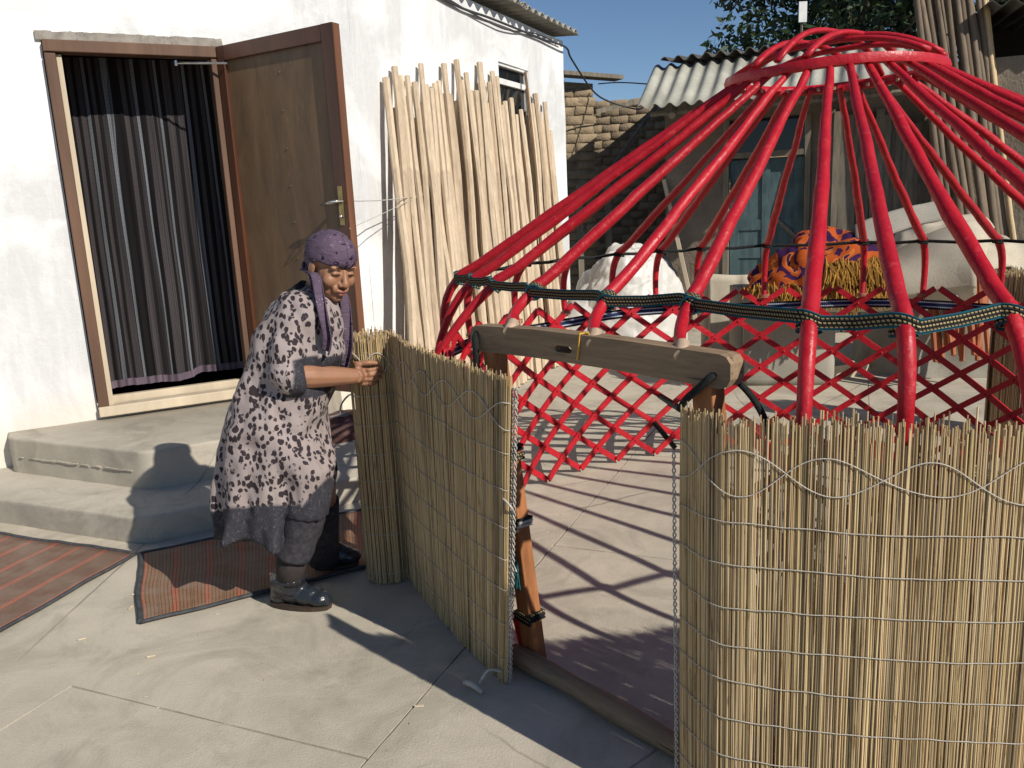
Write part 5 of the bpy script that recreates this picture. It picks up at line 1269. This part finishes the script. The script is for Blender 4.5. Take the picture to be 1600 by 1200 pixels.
dress = union('dress', d, .0085, dress_mat(), woman, 2, post=paint)
m = MB(); m.tube([nb + Vector((-.02, 0, -.01)), nb + (HC - nb) * .25], [.072, .060], 16); m.build('collar', plain('black_collar', (.015, .015, .017), .9, .2, 20, .3, 100), dress, smooth=True)
# ---- trousers, boots
M_trous = plain('charcoal_trousers', (.045, .042, .050), .9, .5, 45, .4, 90); M_sock = plain('brown_sock', (.040, .032, .030), .9, .2, 30, .4, 200)
m = MB(); m.tube(catmull([nkn.lerp(nan, .215), nkn.lerp(nan, .5) + Vector((-.005, 0, 0)), atY(458, 868, 3.0)], 6), [.086, .086, .085, .084, .082, .080, .078, .076, .074, .072, .072, .072, .074], 18); m.v = [tuple(Vector(p) + Vector((nz((p[0]*14,p[1]*14,p[2]*30)), nz((p[0]*14+5,p[1]*14,p[2]*30)), 0)) * .010) for p in m.v]; m.build('trouser_leg', M_trous, woman, smooth=True)
m = MB(); m.tube([atY(459, 855, 3.0), atY(455, 885, 3.005), atY(453, 908, 3.01)], [.061, .057, .054], 16); m.build('sock', M_sock, woman, smooth=True)
m = MB(); m.tube([fkn.lerp(fan, .3), fkn.lerp(fan, .7), fan + Vector((0, 0, -.03))], [.075, .07, .066], 16); m.build('trouser_leg', M_trous, woman, smooth=True)
def boot_mat():
    t = NT('black_leather'); c = t.co('Object'); k = t.ramp(t.noise(c, 12, 4), [(.3, (.010, .013, .018)), (.7, (.022, .027, .036))]); return t.out(k, .27, t.bump(t.noise(t.co('Object', (1, 1, 3)), 16, 4), .5, .012), .55)
M_boot = boot_mat(); M_sole = plain('boot_sole', (.05, .035, .025), .7, .3, 20, .2, 60)
def boot(an, heel, toe):
    m = MB(); ax_ = (toe - heel); L = ax_.length; ax_.normalize(); sd2 = Vector((ax_.y, -ax_.x, 0)); R = Matrix((sd2, ax_, Vector((0, 0, 1)))).transposed()
    P = lambda l, s, z: heel + ax_ * (L * l) + sd2 * s + Vector((0, 0, z))
    m.tube([an + Vector((0, 0, .012)), an + Vector((0, 0, -.01)), P(.24, 0, .105), P(.22, 0, .06)], [.060, .060, .058, .050], 14); m.ball(P(.17, 0, .050), (.038, .042, .045), R); m.ball(P(.40, 0, .066), (.044, .070, .054), R); m.ball(P(.62, 0, .050), (.048, .062, .042), R); m.ball(P(.80, 0, .040), (.046, .052, .032), R); m.ball(P(.90, 0, .030), (.032, .030, .018), R)
    o = union('boot', m, .006, M_boot, woman, 3)
    s = MB(); n = 18; ring = []
    for k in range(n):
        a = 2 * math.pi * k / n; l = .49 - .50 * math.cos(a); w = (.040 + .008 * math.sin((l - .1) * 3)) * abs(math.sin(a)) ** .6; ring.append(P(l, math.copysign(w, math.sin(a)) if abs(math.sin(a)) > 1e-6 else 0, 0))
    s.prism([(p.x, p.y) for p in ring], heel.z + .001, heel.z + .016); s.build('sole', M_sole, o)
    return o, P
o, P = boot(nan, G(424, 944), G(519, 950)); 
m = MB(); m.ball(P(.56, .012, .074), (.012, .014, .006)); m.build('embroidery', plain('red_thread', (.35, .05, .04), .8, .2, 30, 0), o, smooth=True)
fh = G(492, 893); fh.z = .012; ft_ = G(562, 884); ft_.z = .012; boot(fan, fh, ft_)
# ---- headscarf
def scarf_mat():
    t = NT('purple_paisley'); c = t.co('Object'); col = (.11, .077, .112)
    nv = t.n('ShaderNodeTexNoise'); t.set(nv.inputs['Vector'], c); nv.inputs['Scale'].default_value = 18; cc = t.mix(.05, c, nv.outputs['Color'])
    k = t.ramp(t.noise(c, 9, 4), [(.3, mul(col, .85)), (.7, mul(col, 1.2))]); vo = t.voro(cc, 30, rand=.9); dd = vo.outputs['Distance']
    ringm = t.ramp(dd, [(.13, 0), (.16, 1), (.24, 1), (.27, 0)]); sel = t.ramp(t.noise(c, 26, 2), [(.30, 0), (.36, 1)]); k = t.mix(t.math('MULTIPLY', ringm, sel), k, (.02, .012, .03))
    dots = t.voro(c, 75, rand=.9); dm_ = t.ramp(dots.outputs['Distance'], [(.16, 1), (.22, 0)]); k = t.mix(t.math('MULTIPLY', dm_, t.ramp(t.noise(c, 20, 2), [(.55, 0), (.6, .7)])), k, (.42, .36, .46))
    return t.out(k, .75, t.bump(t.math('ADD', t.noise(t.co('Object', (1, 1, 2.5)), 20, 5, .6, .8), t.math('MULTIPLY', t.noise(c, 300, 2), .12)), .7, .022), .12)
M_scarf = scarf_mat(); m = MB()
def cap(a, bq):
    th = a * 2 * math.pi; fr = math.cos(th)                       # fr=1 at the forehead
    zlow = .022 if fr > .35 else .022 - (.35 - fr) / 1.35 * .105
    rx, ry, rz_ = .0865, .107, .095; cz = .030; zz = (zlow - cz) / rz_; zz = max(-.92, min(.9, zz)); ph = math.acos(zz) * bq
    wr = 1 + .010 * math.sin(12 * th + 9 * bq) * bq + .035 * math.sin(7 * bq * math.pi + 2 * th) * max(0, .35 - fr) * bq + .018 * (1 - 2 * abs(nz((math.cos(th) * 1.5 + bq * 3, math.sin(th) * 3, bq * 4)))) + .02 * nz((math.cos(th) * 2, math.sin(th) * 2, bq * 3)); lip = 1 - .03 * max(0, bq - .9) / .1
    return hd(rx * math.sin(ph) * math.sin(th) * wr * lip, -.012 + ry * math.sin(ph) * math.cos(th) * wr * lip, cz + rz_ * math.cos(ph))
m.grid(cap, 64, 26); scarf = m.build('headscarf', M_scarf, woman, smooth=True, solid=.004)
m = MB(); m.ball(hd(.015, -.108, -.045), (.032, .026, .030), HM, 16, 10); m.build('knot', M_scarf, scarf, smooth=True)
def tail(pts, ws, name='scarf_tail'):
    pts = catmull(pts, 6); n = len(pts); m = MB()
    def f(a, bq):
        x = bq * (n - 1); i = min(int(x), n - 2); p = pts[i].lerp(pts[i + 1], x - i); t = bq * (len(ws) - 1); k = min(int(t), len(ws) - 2); w = ws[k] + (ws[k + 1] - ws[k]) * (t - k)
        dd = Vector((.80, -.60, 0)); return p + dd * w * (a - .5) + Vector((-.6, -.8, 0)) * (.012 * math.sin(a * 10 + bq * 5) + .010 * math.sin(a * math.pi)) + Vector((0, 0, .012 * math.sin(a * 6))) * bq
    m.grid(f, 14, 40); return m.build(name, M_scarf, scarf, smooth=True, solid=.003)
tail([hd(.06, -.075, -.045), atY(490, 428, 3.03), atY(497, 455, 2.985), atY(505, 490, 2.955), atY(513, 525, 2.945), atY(512, 549, 2.95)], [.022, .034, .042, .050, .056, .040])
tail([hd(-.05, -.03, -.10), atY(534, 462, 3.13), atY(541, 500, 3.12), atY(545, 540, 3.12), atY(541, 574, 3.13)], [.03, .045, .055, .06, .04])

# ================================================================ litter on the yard
M_chip = plain('wood_chip', (.62, .52, .36), .8, .3, 30, 0)
m = MB()
for (u, v) in ((212, 930), (204, 951), (236, 1027), (128, 1000), (655, 1105)):
    p = G(u, v); a = random.random() * 6; d_ = Vector((math.cos(a), math.sin(a), 0)); m.bar(p - d_ * .014 + Vector((0, 0, .004)), p + d_ * .014 + Vector((0, 0, .005)), .006, .004)
for i in range(260):
    p = Vector((random.uniform(-2.6, 2.6), random.uniform(1.7, 6.5), .0025)); a = random.random() * 6; d_ = Vector((math.cos(a), math.sin(a), 0)) * random.uniform(.002, .008); m.bar(p - d_, p + d_, random.uniform(.001, .003), .002)
o = kind(m.build('straw_litter', M_chip), 'stuff'); o['label'] = 'scattered wood chips and straw bits on the concrete yard'; o['category'] = 'litter'
